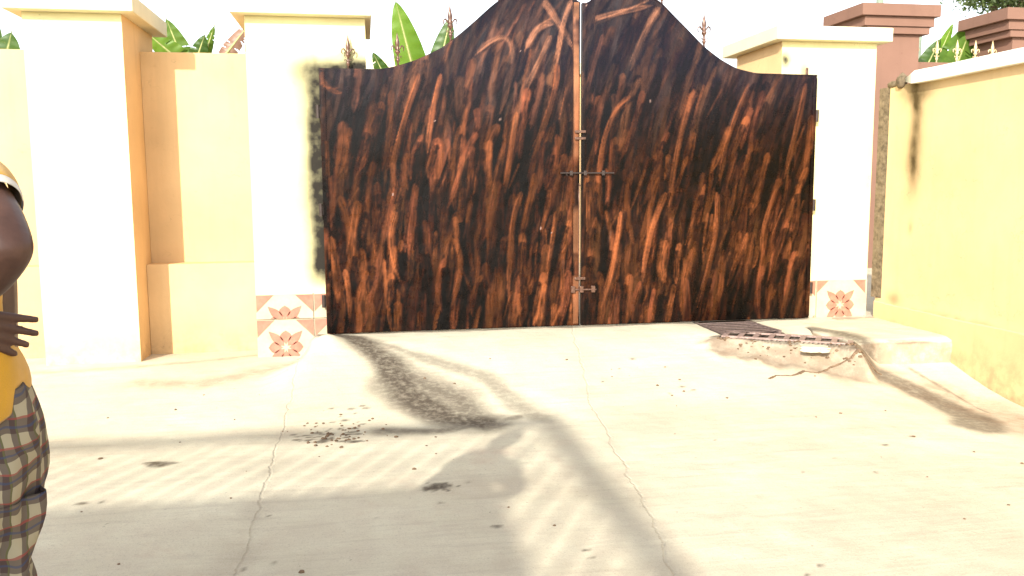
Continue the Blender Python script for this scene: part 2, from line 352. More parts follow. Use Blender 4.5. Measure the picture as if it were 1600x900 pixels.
def chunk(name, cx, cy, cz, sx, sy, sz, rz, label, mat):
    bm = bmesh.new(); bmesh.ops.create_cube(bm, size=1); bmesh.ops.subdivide_edges(bm, edges=bm.edges, cuts=4, use_grid_fill=True)
    for v in bm.verts:
        n = Vector((fbm(v.co.x*4+cx*9, v.co.y*4+v.co.z*2), fbm(v.co.y*4+3, v.co.x*4+cx), fbm(v.co.z*3+v.co.x*5, cx*3+1)))-Vector((.5, .5, .5))
        v.co += n*.55*Vector((1, 1, .35))
    vs = [Vector((v.co.x*sx, v.co.y*sy, v.co.z*sz)) for v in bm.verts]; ro = Matrix.Rotation(rz, 3, 'Z')
    vs = [ro @ v+Vector((cx, cy, cz)) for v in vs]; bm.verts.index_update()
    o = obj(name, [v[:] for v in vs], [[v.index for v in f.verts] for f in bm.faces], mat, None, False, origin=(cx, cy, cz)); bm.free(); tag(o, label, 'concrete piece')
    fattr(o, 'stain', np.zeros(len(vs))); return o
chunk('concrete_fragment', 3.60, 6.38, -.035, .20, .10, .045, -.5, 'small pale broken concrete piece lying against the ladder-like grating', M['concrete'])

# raised step at the foot of the right wall
def gridface(P0, U, V, nu, nv):
    u = np.linspace(0, 1, nu); v = np.linspace(0, 1, nv); A, B = np.meshgrid(u, v)
    P = np.array(P0)+A[..., None]*np.array(U)+B[..., None]*np.array(V); i = np.arange(nu*nv).reshape(nv, nu)
    f = np.stack([i[:-1, :-1], i[:-1, 1:], i[1:, 1:], i[1:, :-1]], -1).reshape(-1, 4); return P.reshape(-1, 3), f
sx0, sx1, sy0, sy1 = 3.98, 4.89, 6.44, 7.69
V1, F1 = gridface((sx0, sy0, -.5), (sx1-sx0, 0, 0), (0, 0, .5), 50, 26)
V2, F2 = gridface((sx0, sy0, 0), (sx1-sx0, 0, 0), (0, sy1-sy0, 0), 50, 66)
V3, F3 = gridface((sx0, sy1, -.5), (0, sy0-sy1, 0), (0, 0, .5), 66, 26)
V_ = np.concatenate([V1, V2, V3]); F_ = np.concatenate([F1, F2+len(V1), F3+len(V1)+len(V2)])
n1 = fbm(V_[:, 0]*5, V_[:, 1]*5+V_[:, 2]*4)-.5; edge = np.exp(-((V_[:, 1]-sy0)/.05)**2)*np.exp(-(V_[:, 2]/.05)**2)
V_[:, 1] += .06*n1*np.exp(-((V_[:, 1]-sy0)/.12)**2)+.015*edge; V_[:, 2] += .02*n1-.02*edge-.015*np.exp(-((V_[:, 0]-sx0)/.05)**2)
V_[:, 0] += .08*n1*np.exp(-((V_[:, 0]-sx0)/.1)**2)
o = obj('concrete_step', V_, F_, M['concrete'], None, True, origin=(4.43, 7.0, 0)); o.data.update()
bm = bmesh.new(); bm.from_mesh(o.data); bmesh.ops.remove_doubles(bm, verts=bm.verts, dist=.004); bm.to_mesh(o.data); bm.free()
co = np.array([v.co[:] for v in o.data.vertices])+np.array([4.43, 7.0, 0]); x, y, z = co.T
s_ = np.maximum(.75*blob(x, y, [(3.98, 7.2), (4.1, 6.9), (4.08, 6.5), (4.12, 6.4)], .12, .14, .9, .6, 4), .45*blob(x, y, [(4.0, 7.55), (4.9, 7.6)], .12, .1, .9, .8, 4))  # darker diagonal band on the top, darker strip along the back
s_ = np.maximum(s_, .6*np.exp(-((z+.03+.012*(fbm(x*6, x*0)-.5)*4)/.014)**2)*(y < 6.5)*sst(.35, .6, fbm(x*4, x*0+3)))
fattr(o, 'stain', s_); fattr(o, 'mud', np.where(z < -.03, .95, .35*sst(.4, .7, fbm(x*2, z*5+y))))
tag(o, 'low raised concrete step with stained front beside the right wall', 'step')
# fix: its front and sides belong to the place
# ------------------------------------------------------------------ drain gratings
def grating(name, M4, L, Wd, nb, label, along=True, brk=()):
    t = empty(name, M4.translation, label, 'drain grating')
    def bar(nm, p0, p1, w, h):
        a = M4 @ Vector(p0); b_ = M4 @ Vector(p1); d = (b_-a).normalized(); s = d.cross(Vector((0, 0, 1))).normalized()*w/2; up = s.normalized().cross(d)*h
        V = []
        for p in (a, b_):
            for q in (-s, s): V += [p+q-up*0, p+q-abs(h)*Vector((0, 0, 1))]
        f = [(0, 2, 3, 1), (4, 5, 7, 6), (0, 4, 6, 2), (1, 3, 7, 5), (0, 1, 5, 4), (2, 6, 7, 3)]
        return obj(nm, [v[:] for v in V], f, M['grate2'] if along else M['grate'], t)
    if along:     # long rails, short rungs
        for s in (-1, 1): bar('rail', (-L/2, s*Wd/2, 0), (L/2, s*Wd/2, 0), .030, .016)
        for i in range(nb):
            x = -L/2+.02+(L-.04)*i/(nb-1); bar('rung', (x, -Wd/2+.016, -.004), (x, Wd/2-.016, -.004), .045, .006)
    else:
        for s in (-1, 1): bar('end_rail', (s*L/2, -Wd/2, 0), (s*L/2, Wd/2, 0), .03, .035)
        for i in range(nb):
            y = -Wd/2+Wd*(i+.5)/nb; bar('bar', (-L/2+.016, y, -.004), (L/2-.016, y, -.004), .026, .006)
    return t
M['grate2'] = simple('worn_grate_iron', (.30, .215, .19), .6, .3, .1, .4)
M['grate'] = simple('rusty_grate_iron', (.17, .125, .115), .55, .4, .2, .4)
grating('drain_grating', Matrix.Translation((3.36, 7.36, .0)) @ Matrix.Rotation(R(1), 4, 'Z') @ Matrix.Rotation(R(-1), 4, 'X'), .52, .66, 7, 'dark drain grating with long bars next to the gate bottom', False)
grating('drain_grating', Matrix.Translation((3.56, 6.78, -.004)) @ Matrix.Rotation(R(-33), 4, 'Z') @ Matrix.Rotation(R(-1.5), 4, 'X'), 1.06, .30, 9, 'ladder-like rusty drain grating lying askew by the concrete step')

# ------------------------------------------------------------------ pillars with tiles
def tile_mesh(name, X0, X1, Z0, Z1, cx, cz, Yf, parent, hw=.25):
    """patterned tile whose full size is 0.5 m about (cx, cz), cut to the rectangle X0..X1, Z0..Z1, facing -Y"""
    mb = MB(); mb.box(X0+.002, Yf, Z0+.002, X1-.002, Yf+.012, Z1-.002, 0)
    def clip(poly):
        def cl(P, f, inter):
            out = []
            for i in range(len(P)):
                a, b_ = P[i], P[(i+1) % len(P)]
                if f(a): out.append(a)
                if f(a) != f(b_): out.append(inter(a, b_))
            return out
        e = .004
        for ax, lim, sg in ((0, X0+e, 1), (0, X1-e, -1), (1, Z0+e, 1), (1, Z1-e, -1)):
            if not poly: return poly
            poly = cl(poly, lambda p: (p[ax]-lim)*sg >= 0, lambda a, b_: tuple(a[k]+(b_[k]-a[k])*((lim-a[ax])/(b_[ax]-a[ax])) for k in (0, 1)))
        return poly
    def shape(pl, m):
        pl = clip([(cx+a, cz+b_) for a, b_ in pl])
        if len(pl) < 3: return
        n = len(pl); V = [(p[0], Yf-.0015, p[1]) for p in pl]+[(p[0], Yf+.002, p[1]) for p in pl]
        mb.add(V, [tuple(range(n))]+[(i, i+n, (i+1) % n+n, (i+1) % n) for i in range(n)], m)
    h = hw-.006; c = .155
    for sx in (-1, 1):
        for sz in (-1, 1): shape([(sx*h, sz*h), (sx*(h-c), sz*h), (sx*h, sz*(h-c))][::(1 if sx*sz < 0 else -1)], 1)
    def petal(ang, r0, r1, w, bulge=.5, tip=1):
        a = R(ang); P = []
        for t in np.linspace(0, 1, 9): P.append((r0+(r1-r0)*t, w*math.sin(math.pi*t**bulge)**tip))
        for t in np.linspace(1, 0, 9)[1:-1]: P.append((r0+(r1-r0)*t, -w*math.sin(math.pi*t**bulge)**tip))
        return [(p[0]*math.cos(a)-p[1]*math.sin(a), p[0]*math.sin(a)+p[1]*math.cos(a)) for p in P]
    for k in range(4):
        shape(petal(45+90*k, .018, .205, .038, .85), 1); shape(petal(90*k, .022, .15, .050, 1.4), 1)
    return mb.build(name, [M['tile_w'], M['tile_p']], parent)
def pillar(x0, x1, y0, y1, z0, ztop, cap, label, front_stain=None, capz=None):
    t = empty('gate_pillar', ((x0+x1)/2, (y0+y1)/2, z0), label, 'pillar', 'cream pillars of the compound wall')
    V, Fc = gridface((x0, y0, z0), (x1-x0, 0, 0), (0, 0, ztop-z0), int((x1-x0)/.02)+1, int((ztop-z0)/.02)+1)
    b_ = V.copy(); n = len(V)
    back = np.array([(x0, y0, z0), (x1, y0, z0), (x1, y1, z0), (x0, y1, z0), (x0, y0, ztop), (x1, y0, ztop), (x1, y1, ztop), (x0, y1, ztop)])
    bf = [(1, 2, 6, 5), (2, 3, 7, 6), (3, 0, 4, 7), (4, 5, 6, 7)]
    f = [tuple(q) for q in Fc.tolist()]+[tuple(i+n for i in q) for q in bf]
    o = obj('shaft', np.concatenate([V, back]), f, [M['cream'], M['yellow']], t, False, [0]*len(Fc)+[1]*4)
    s = np.zeros(n+8)
    if front_stain is not None: s[:n] = front_stain(V[:, 0], V[:, 2])
    s[:n] = np.maximum(s[:n], .25*np.exp(-((V[:, 2]-z0)/.10)**2)*(x0 < -1.5))
    fattr(o, 'stain', s)
    cx0, cx1, cy0, cy1, cz0, cz1 = cap
    box('cap', M['capcream'], t, cx0, cy0, cz0, cx1, cy1, cz1, b=.008)
    return t
def soot2(x, z):
    d = np.maximum(0, -.40-x); w = .075+.06*fbm(z*2.3, z*0+2)+.07*np.exp(-((z-2.32)/.12)**2)
    s = .95*np.exp(-(d/w)**2)*sst(.36, .55, z)*(1-sst(2.30, 2.48, z+.1*(fbm(x*9, z*9)-.5)))
    s = np.maximum(s, .35*np.exp(-((x+.5)/.07)**2-((z-1.85)/.12)**2))
    s = np.maximum(s, .25*np.exp(-((x+.46)/.09)**2)*sst(1.3, 1.6, z)*(1-sst(2.2, 2.5, z)))
    return np.minimum(1, s*(.8+.45*fbm(x*5, z*3)))
def soot3(x, z): 
    return .85*np.exp(-((x-3.93)/.055)**2-((z-2.46)/.06)**2)*(.5+fbm(x*20, z*20))+.5*np.exp(-((x-4.13)/.035)**2-((z-2.36)/.06)**2)+.12*np.exp(-((x-4.84)/.05)**2)*fbm(x*4, z*4)
p1 = pillar(-2.69, -1.93, 7.704, 8.75, -.45, 2.72, (-2.80, -1.81, 7.585, 8.84, 2.722, 2.86), 'leftmost cream pillar of the wall, without floor tiles at its foot')
p2 = pillar(-.955, .046, 7.704, 8.70, -.45, 2.735, (-1.06, .10, 7.585, 8.80, 2.737, 2.87), 'cream pillar left of the gate with black soot and flower tiles at its foot', soot2)
p3 = pillar(3.90, 4.87, 7.704, 8.70, -.45, 2.63, (3.80, 4.97, 7.60, 8.86, 2.632, 2.76), 'cream pillar right of the gate with a flower tile at its foot', soot3)
Yt = 7.690
box('joint', M['grout'], p2, -.4668, 7.691, -.35, -.4632, 7.702, .372); box('joint', M['grout'], p2, -.956, 7.693, .1455, .03, 7.703, .1475); box('joint', M['grout'], p3, 4.3292, 7.691, -.13, 4.3328, 7.702, .366)
tile_mesh('tile', -.957, -.467, .148, .367, -.712, .117, Yt, p2); tile_mesh('tile', -.957, -.467, -.35, .145, -.712, -.105, Yt, p2)
tile_mesh('tile', -.463, .03, .148, .367, -.213, .117, Yt, p2); tile_mesh('tile', -.463, .03, -.35, .145, -.213, -.105, Yt, p2)
tile_mesh('tile', 4.333, 4.868, -.13, .366, 4.585, .118, Yt, p3, .27); tile_mesh('tile', 3.90, 4.329, -.13, .366, 4.075, .118, Yt, p3)

# ------------------------------------------------------------------ boundary walls
def wall_piece(x0, x1, label):
    t = empty('boundary_wall', ((x0+x1)/2, 8.4, -.2), label, 'wall')
    mb = MB(); mb.box(x0, 8.25, -.4, x1, 8.45, 2.50); mb.build('wall_body', M['yellow'], t)
    mb = MB(); mb.box(x0, 8.06, -.4, x1, 8.248, .62, b=.003); mb.build('plinth', M['yellow'], t)
wall_piece(-1.928, -.957, 'yellow plastered wall section between the two left cream pillars')
wall_piece(-9.0, -2.692, 'yellow plastered wall section left of the leftmost pillar')
# right wall, running towards the camera
rw = empty('boundary_wall', (4.98, 4, -.38), 'long yellow wall along the right side with white coping and black drip stain', 'wall')
V, Fc = gridface((4.9, 7.60, -.5), (0, -5.2, 0), (0, 0, 2.70), 261, 136)
o = obj('wall_body', np.concatenate([V, [(4.9, 7.6, 2.2), (5.1, 7.6, 2.2), (5.1, -3, 2.2), (4.9, -3, 2.2), (4.9, 7.6, -.5), (5.1, 7.6, -.5), (5.1, -3, -.5), (4.9, -3, -.5), (4.9, 2.4, 2.2), (4.9, 2.4, -.5)]]),
        Fc.tolist()+[tuple(len(V)+i for i in q) for q in ((0, 1, 2, 3), (4, 5, 1, 0), (5, 6, 2, 1), (6, 7, 3, 2), (9, 8, 3, 7))], M['yellow_s'], rw)
y, z = V[:, 1], V[:, 2]
w = .06+.06*fbm(z*3, z*0)+.13*sst(1.98, 2.12, z)
s = .92*np.exp(-((y-7.10-.10*(z-1.7)*0-.05*(fbm(z*2.2, z*0+5)-.5))/w)**2)*sst(1.0, 1.55, z)
s = np.maximum(s, .5*np.exp(-((y-7.25)/.05)**2)*sst(1.95, 2.1, z)); s = np.maximum(s, .5*np.exp(-((y-7.1)/.03)**2-((z-.9)/.06)**2))
s = np.maximum(s, .55*np.exp(-((y-7.3)/.10)**2-((z-.22)/.06)**2)); s = np.maximum(s, .28*np.exp(-((z-.16)/.03)**2)*sst(.45, .6, fbm(y*3, z*9)))
s = np.maximum(s, .35*np.exp(-((z+.40)/.10)**2)*fbm(y*3, z*3)*1.6)
fattr(o, 'stain', np.concatenate([s*(.55+.8*fbm(y*9, z*5)), np.zeros(10)]))
mb = MB()      # plinth that stands a little proud, with an uneven upper edge
ys = np.arange(7.6, -3.01, -.1); V = []
for yy in ys:
    e = .012*(fbm(yy*2.3, 3)-.5)*2
    V += [(4.888, yy, -.5), (4.888, yy, .155+e), (4.9, yy, .165+e)]
mb.add(V, [(3*i, 3*i+3, 3*i+4, 3*i+1) for i in range(len(ys)-1)]+[(3*i+1, 3*i+4, 3*i+5, 3*i+2) for i in range(len(ys)-1)]+[(0, 1, 2)])
mb.build('plinth', M['yellow'], rw)
mb = MB(); ys = list(np.arange(7.22, -3.01, -.13)); V = []
for i, yy in enumerate(ys):
    j = .012*(fbm(yy*1.7, 9)-.5); e = 0 if i else .03
    for xx, zz in ((4.83+e, 2.185+e+j), (4.83+e, 2.275-e+j), (4.86+e, 2.30-e+j), (5.17, 2.30-e+j), (5.17, 2.185+e+j)): V.append((xx, yy, zz))
mb.add(V, [(5*i+k, 5*i+(k+1) % 5, 5*i+5+(k+1) % 5, 5*i+5+k) for i in range(len(ys)-1) for k in range(5)]+[(4, 3, 2, 1, 0)])
o = mb.build('coping', M['coping'], rw); cc = np.array([v.co[:] for v in o.data.vertices])
fattr(o, 'stain', .8*np.exp(-((cc[:, 1]+4-7.22)/.08)**2))
def lump(name, c, s, mat, parent, seed=0):
    bm = bmesh.new(); bmesh.ops.create_icosphere(bm, subdivisions=3, radius=1)
    vs = [(c[0]+v.co.x*s[0]*(.7+.6*fbm(v.co.x*2+seed, v.co.y*2+v.co.z)), c[1]+v.co.y*s[1]*(.7+.6*fbm(v.co.y*2+seed, v.co.z*2)), c[2]+v.co.z*s[2]*(.7+.6*fbm(v.co.z*2, v.co.x*2+seed))) for v in bm.verts]
    bm.verts.index_update(); o = obj(name, vs, [[v.index for v in f.verts] for f in bm.faces], mat, parent, True); bm.free(); return o
lump('broken_coping_end', (4.90, 7.33, 2.235), (.045, .06, .07), M['mortar'], rw, 3)
lump('mortar_lump', (4.91, 7.47, 2.22), (.03, .09, .035), M['mortar'], rw, 8)
mb = MB(); V = []; zs = np.arange(.20, 2.21, .04)
for zz in zs: V += [(4.885+.006*random.random(), 7.53+.05*fbm(zz*4, 1)+.02*random.random(), zz), (4.88, 7.64, zz), (4.9, 7.5, zz), (4.9, 7.66, zz)]
mb.add(V, [(4*i, 4*i+1, 4*i+5, 4*i+4) for i in range(len(zs)-1)]+[(4*i+2, 4*i, 4*i+4, 4*i+6) for i in range(len(zs)-1)])
mb.build('mortar_strip', M['mortar'], rw)
# wall seen over the gate's low left part, farther inside the compound
iw = empty('inner_wall', (1.6, 14, -.2), 'cream wall top with coping seen far behind the gate', 'wall')
box('wall_body', M['yellow'], iw, -2.5, 14.0, -.4, 6.0, 14.2, 3.10); box('coping', M['capcream'], iw, -2.5, 13.93, 3.102, 6.0, 14.27, 3.29)

# ------------------------------------------------------------------ the gate
YG = 7.640
ax = [-.36, .17, .31, .47, .70, .87, 1.01, 1.12, 1.21, 1.36, 1.55, 1.75, 1.95, 2.15, 2.35, 2.52, 2.69, 2.76, 2.95, 3.10, 3.26, 3.42, 3.61, 4.24]
az = [2.30, 2.30, 2.33, 2.38, 2.49, 2.62, 2.74, 2.84, 2.91, 3.01, 3.09, 3.13, 3.145, 3.13, 3.09, 3.02, 2.93, 2.86, 2.69, 2.55, 2.44, 2.36, 2.32, 2.315]
def top(x):
    return np.interp(x, ax, az)*.5+(np.interp(np.asarray(x)-.04, ax, az)+np.interp(np.asarray(x)+.04, ax, az))*.25
def topn(x):
    x = np.asarray(x, float); t = top(x); d = np.abs(x-1.965); r_ = .10
    return np.where(d < r_, np.minimum(t, 3.005-np.sqrt(np.maximum(r_*r_-d*d, 0))), t)
# brush strokes raster (5 mm) with sky sheen painted in, x from -.36 to 4.24, z from 0 to 3.2
RS = .005; CW, CH = int(4.62/RS), int(3.22/RS)
can = np.zeros((CH, CW, 3)); thk = np.zeros((CH, CW))
yy, xx = np.mgrid[0:CH, 0:CW]; X_ = xx*RS-.37; Z_ = yy*RS
b0 = fbm(X_*6, Z_*1.6, 5)[..., None]; b1 = fbm(X_*14+5, Z_*3, 4)[..., None]
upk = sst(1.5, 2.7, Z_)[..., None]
can = np.array([.010, .006, .005])*(.4+1.2*b0)*(1-upk)+np.array([.022, .020, .021])*(.5+1.2*b0)*upk  # greyer towards the top: reflected sky painted into the colour
can = can+np.array([.035, .012, .006])*sst(.52, .72, b1)
def stroke(P, wid, col, alpha=.9, seed=None, fade=.25):
    P = np.array(P, float); n = max(4, int(np.sum(np.hypot(*(P[1:]-P[:-1]).T))/.003)); t = np.linspace(0, 1, n)
    if len(P) == 3: C = ((1-t)**2)[:, None]*P[0]+(2*t*(1-t))[:, None]*(2*P[1]-.5*P[0]-.5*P[2])+(t**2)[:, None]*P[2]; T = np.gradient(C, axis=0)
    else: C = P[0]+(P[1]-P[0])*t[:, None]; T = np.gradient(C, axis=0)
    T /= np.linalg.norm(T, axis=1)[:, None]+1e-9; Nn = np.stack([-T[:, 1], T[:, 0]], -1)
    m = max(5, int(wid/.003)); s = np.linspace(-1, 1, m); wob = .15*(vn(t*9, seed or rng.random()*99)-.5)
    ww = wid/2*(.85+.3*vn(t*3+3, rng.random()*80))*np.clip(np.minimum(t/.08+.35, (1-t)/.25+.15), 0, 1)
    Q = C[:, None]+Nn[:, None]*(ww[:, None]*(s[None]+wob[:, None]))[..., None]
    br = rng.random(m); br = .55+.6*(.5*br+.25*np.roll(br, 1)+.25*np.roll(br, -1))
    al = alpha*np.clip(1.25-np.abs(s)**4, 0, 1)[None]*(1-fade*t[:, None])*(.7+.3*(rng.random(m)[None] > t[:, None]*.5))*(.75+.4*vn(t*14, 3.3)[:, None])
    al = al*np.clip(1.35-1.1*vn(s[None]*4+t[:, None]*0+rng.random()*60, t[:, None]*6+rng.random()*60), .25, 1); al = np.clip(al, 0, 1); sh = (.8+.45*vn(t*6, rng.random()*50))[:, None]*br[None]
    ix = ((Q[..., 0]+.37)/RS).astype(int); iy = (Q[..., 1]/RS).astype(int); k = (ix >= 0) & (ix < CW) & (iy >= 0) & (iy < CH)
    cc = np.array(col)[None, None]*sh[..., None]; ix, iy, a = ix[k], iy[k], al[k][:, None]
    can[iy, ix] = can[iy, ix]*(1-a)+cc[k]*a; thk[iy, ix] = thk[iy, ix]*.5+.5*(br[None]*np.ones((n, 1)))[k]
def lean(x, z):
    l = 5+9*sst(.9, 2.2, z)+5*sst(2.0, 3.4, x)+12*sst(2.2, 2.9, z)
    return l+rng.normal(0, 6)
OR = [(.26, .085, .028), (.20, .065, .022), (.15, .05, .018), (.23, .07, .03)]; BR = [(.085, .033, .014), (.06, .022, .010), (.11, .045, .018)]
MV = [(.085, .05, .04), (.06, .042, .04), (.10, .062, .048), (.045, .037, .038)]; BK = [(.006, .003, .003), (.010, .006, .006), (.015, .010, .010)]
for i in range(3000):
    x = rng.uniform(-.4, 4.27); z = rng.uniform(-.1, 3.15); r_ = rng.random(); up = float(sst(1.4, 2.5, z+rng.normal(0, .2)))
    lowr = float(sst(1.8, 2.4, x))*.08
    if r_ < .50-lowr: c = BK[rng.integers(3)]
    elif r_ < .70: c = BR[rng.integers(3)]
    elif r_ < .79+.12*up: c = MV[rng.integers(4)] if rng.random() < up*.9 else BR[rng.integers(3)]
    else: c = OR[rng.integers(4)]
    c = np.array(c)
    if up > .5 and c[0] > .1: c = c*np.array([.72, .95, 1.3])  # upper oranges greyed as painted sky reflection
    L = rng.uniform(.18, .75); a = R(lean(x, z)+rng.normal(0, 3)); wd = rng.uniform(.026, .082)
    P = [(x+math.sin(a)*L/2, z+math.cos(a)*L/2), (x+rng.normal(0, .012), z), (x-math.sin(a)*L/2, z-math.cos(a)*L/2)]
    stroke(P, wd, c, rng.uniform(.35, .8))
for i in range(150):      # the bold orange pulls that read from afar
    x = rng.uniform(-.3, 4.2); z = rng.uniform(.15, 2.4); L = rng.uniform(.3, .7); a = R(lean(x, z))
    c = np.array(OR[rng.integers(4)])*rng.uniform(.7, 1.05)
    if z > 1.9: c = c*np.array([.7, .9, 1.2])  # greyed up high, painted sky reflection again
    stroke([(x+math.sin(a)*L/2, z+math.cos(a)*L/2), (x+rng.normal(0, .02), z), (x-math.sin(a)*L/2, z-math.cos(a)*L/2)], rng.uniform(.04, .09), c, .75)
    x2 = x+rng.uniform(-.09, .09); stroke([(x2+math.sin(a)*L/3, z+math.cos(a)*L/3), (x2, z), (x2-math.sin(a)*L/2, z-math.cos(a)*L/2)], rng.uniform(.05, .10), BK[rng.integers(3)], .85)
SP = [[(1.61, 2.92), (1.73, 2.74), (1.89, 2.49)], [(1.86, 2.93), (1.78, 2.71), (1.73, 2.38)], [(1.45, 2.51), (1.56, 2.68), (1.7, 2.72)], [(2.07, 2.78), (2.34, 2.85), (2.61, 2.91)], [(2.67, 2.89), (2.54, 2.67), (2.41, 2.33)], [(-0.33, 2.27), (-0.28, 2.15), (-0.16, 2.1)], [(0.5, 2.27), (0.36, 1.86), (0.24, 1.39)], [(0.69, 2.27), (0.61, 1.94), (0.56, 1.58)], [(1.36, 1.95), (1.3, 1.59), (1.25, 1.24)], [(1.01, 2.47), (1.26, 2.59), (1.32, 2.37)], [(1.72, 2.37), (1.69, 2.09), (1.49, 1.53)], [(2.41, 2.1), (2.2, 1.82), (2.11, 1.24)], [(3.02, 2.17), (2.87, 1.64), (2.79, 1.06)], [(3.55, 2.23), (3.37, 1.76), (3.29, 1.29)], [(3.26, 1.23), (3.24, 0.75), (3.09, 0.15)], [(3.87, 1.29), (3.75, 0.93), (3.73, 0.62)], [(4.12, 2.24), (4.04, 1.83), (3.93, 1.35)], [(2.33, 1.06), (2.27, 0.65), (2.15, 0.17)], [(2.76, 1.23), (2.61, 0.82), (2.55, 0.4)], [(1.72, 1.07), (1.68, 0.78), (1.63, 0.43)], [(1.4, 1.24), (1.31, 0.9), (1.28, 0.26)], [(-0.18, 0.58), (-0.15, 0.36), (-0.15, 0.1)], [(0.28, 1.08), (0.23, 0.8), (0.3, 0.46)], [(0.81, 0.79), (0.84, 0.56), (0.75, 0.22)], [(1.9, 2.82), (1.9, 2.6), (1.91, 2.27)], [(1.67, 2.62), (1.58, 2.43), (1.46, 2.15)], [(1.93, 2.27), (1.92, 1.81), (1.91, 1.47)]]
for k, P in enumerate(SP):
    hi = P[1][1] > 2.3; c = np.array((.26, .12, .065) if hi else (.27, .09, .032))
    a, b_, c_ = [np.array(p) for p in P]; C2 = b_*1.0
    stroke([tuple(a+(.045, .0)), tuple(b_+(.045, 0)), tuple(c_+(.04, .0))], .05, BK[k % 3], .8)
    q_ = rng.uniform(.75, 1.1)
    stroke([tuple(a), tuple(C2), tuple(c_)], .045 if k % 2 else .058, c*q_, .7)
    stroke([tuple(a+(.015, -.05)), tuple(C2+(.012, 0)), tuple(c_+(.012, .08))], .018, c*.45, .6); stroke([tuple(a+(-.018, -.03)), tuple(C2+(-.016, 0)), tuple(c_+(-.014, .05))], .012, c*1.25, .5)
for i in range(450):   # thin dry-brush hairs over everything
    x = rng.uniform(-.4, 4.27); z = rng.uniform(-.1, 3.15); L = rng.uniform(.10, .40); a = R(lean(x, z)+rng.normal(0, 5)); up = float(sst(1.4, 2.5, z))
    c = np.array([BK, BR, OR, MV][rng.choice(4, p=[.45, .25-.1*up, .2-.1*up, .1+.2*up])][0])*rng.uniform(.6, 1.2)
    stroke([(x+math.sin(a)*L/2, z+math.cos(a)*L/2), (x-math.sin(a)*L/2, z-math.cos(a)*L/2)], rng.uniform(.010, .03), c, rng.uniform(.25, .6))
# a few tiny painted glints, highlights on wet paint drips
glint_px = rng.random((CH, CW)) > .99998
for iy, ix in zip(*np.nonzero(glint_px)):
    h_ = rng.integers(2, 6); can[iy:iy+h_, ix:ix+2] = np.array([.42, .30, .26])*rng.uniform(.3, 1)
lum = can.mean(2, keepdims=True); can *= np.clip((lum/.040)**.75, .10, 1.9)*np.array([.64, .575, .56])*(.50+.62*sst(.36, .62, fbm(X_*1.6+2, Z_*1.3+4, 4)))[..., None]; can[..., 2] += .004*sst(1.5, 2.6, Z_); can += .004*sst(1.5, 2.6, Z_)[..., None]  # last terms lift the upper greys, a painted reflection of the sky
can = np.where(can < .008, can*.8, can)
def sample(A, x, z):
    fx_ = np.clip((x+.37)/RS, 0, CW-2); fz_ = np.clip(z/RS, 0, CH-2); i = fx_.astype(int); j = fz_.astype(int); u = fx_-i; v = fz_-j
    if A.ndim == 3: u = u[..., None]; v = v[..., None]
    return (A[j, i]*(1-u)+A[j, i+1]*u)*(1-v)+(A[j+1, i]*(1-u)+A[j+1, i+1]*u)*v
def paintattr(o, off=(0, 0)):
    co = np.array([v.co[:] for v in o.data.vertices])+np.array(OFF[o]); c = sample(can, co[:, 0]+off[0], co[:, 2]+off[1])
    a = o.data.attributes.new('paint', 'FLOAT_COLOR', 'POINT'); a.data.foreach_set('color', np.concatenate([c, np.ones((len(c), 1))], 1).astype(np.float32).ravel())
    fattr(o, 'thick', sample(thk, co[:, 0], co[:, 2]))
gate = empty('metal_gate', (1.94, 7.66, 0), 'large two-leaf metal gate with brushed dark brown and orange paint and arched top', 'gate')
def finial_mb(h=.28):
    m = MB(); k = h/.28
    m.lathe([(.006, 0), (.010, .004), (.007, .03), (.016, .05), (.016, .06), (.008, .07), (.009, .10), (.022, .118), (.022, .128), (.010, .14), (.017, .175), (.019, .195), (.012, .225), (.004, .265), (.001, .28)], (0, 0, 0), 10)
    for s in (-1, 1):
        m.tube([(0, 0, .125*1), (s*.018, 0, .15), (s*.036, 0, .172), (s*.050, 0, .165), (s*.052, 0, .142), (s*.043, 0, .128)], [.007, .011, .012, .010, .008, .004], 6, flat=.6)
        m.tube([(0, 0, .06), (s*.016, 0, .078), (s*.028, 0, .088), (s*.032, 0, .072)], [.006, .007, .007, .003], 6, flat=.6)
    m.v = [(a*k, b_*k, c*k) for a, b_, c in m.v]; return m
fin0 = None
def finial(x, y, z, mat, parent, rz=0, h=.28, tilt=0):
    global fin0
    if mat not in FM:
        m = finial_mb(); me = bpy.data.meshes.new('finial'); me.from_pydata(m.v, [], m.f); me.materials.append(mat)
        me.polygons.foreach_set('use_smooth', np.ones(len(me.polygons), bool)); FM[mat] = me
    o = bpy.data.objects.new('finial', FM[mat]); place(o, parent); o.location = Vector((x, y, z))-OFF[parent]; o.rotation_euler = (0, tilt, rz); o.scale = (h/.28,)*3
    return o
FM = {}
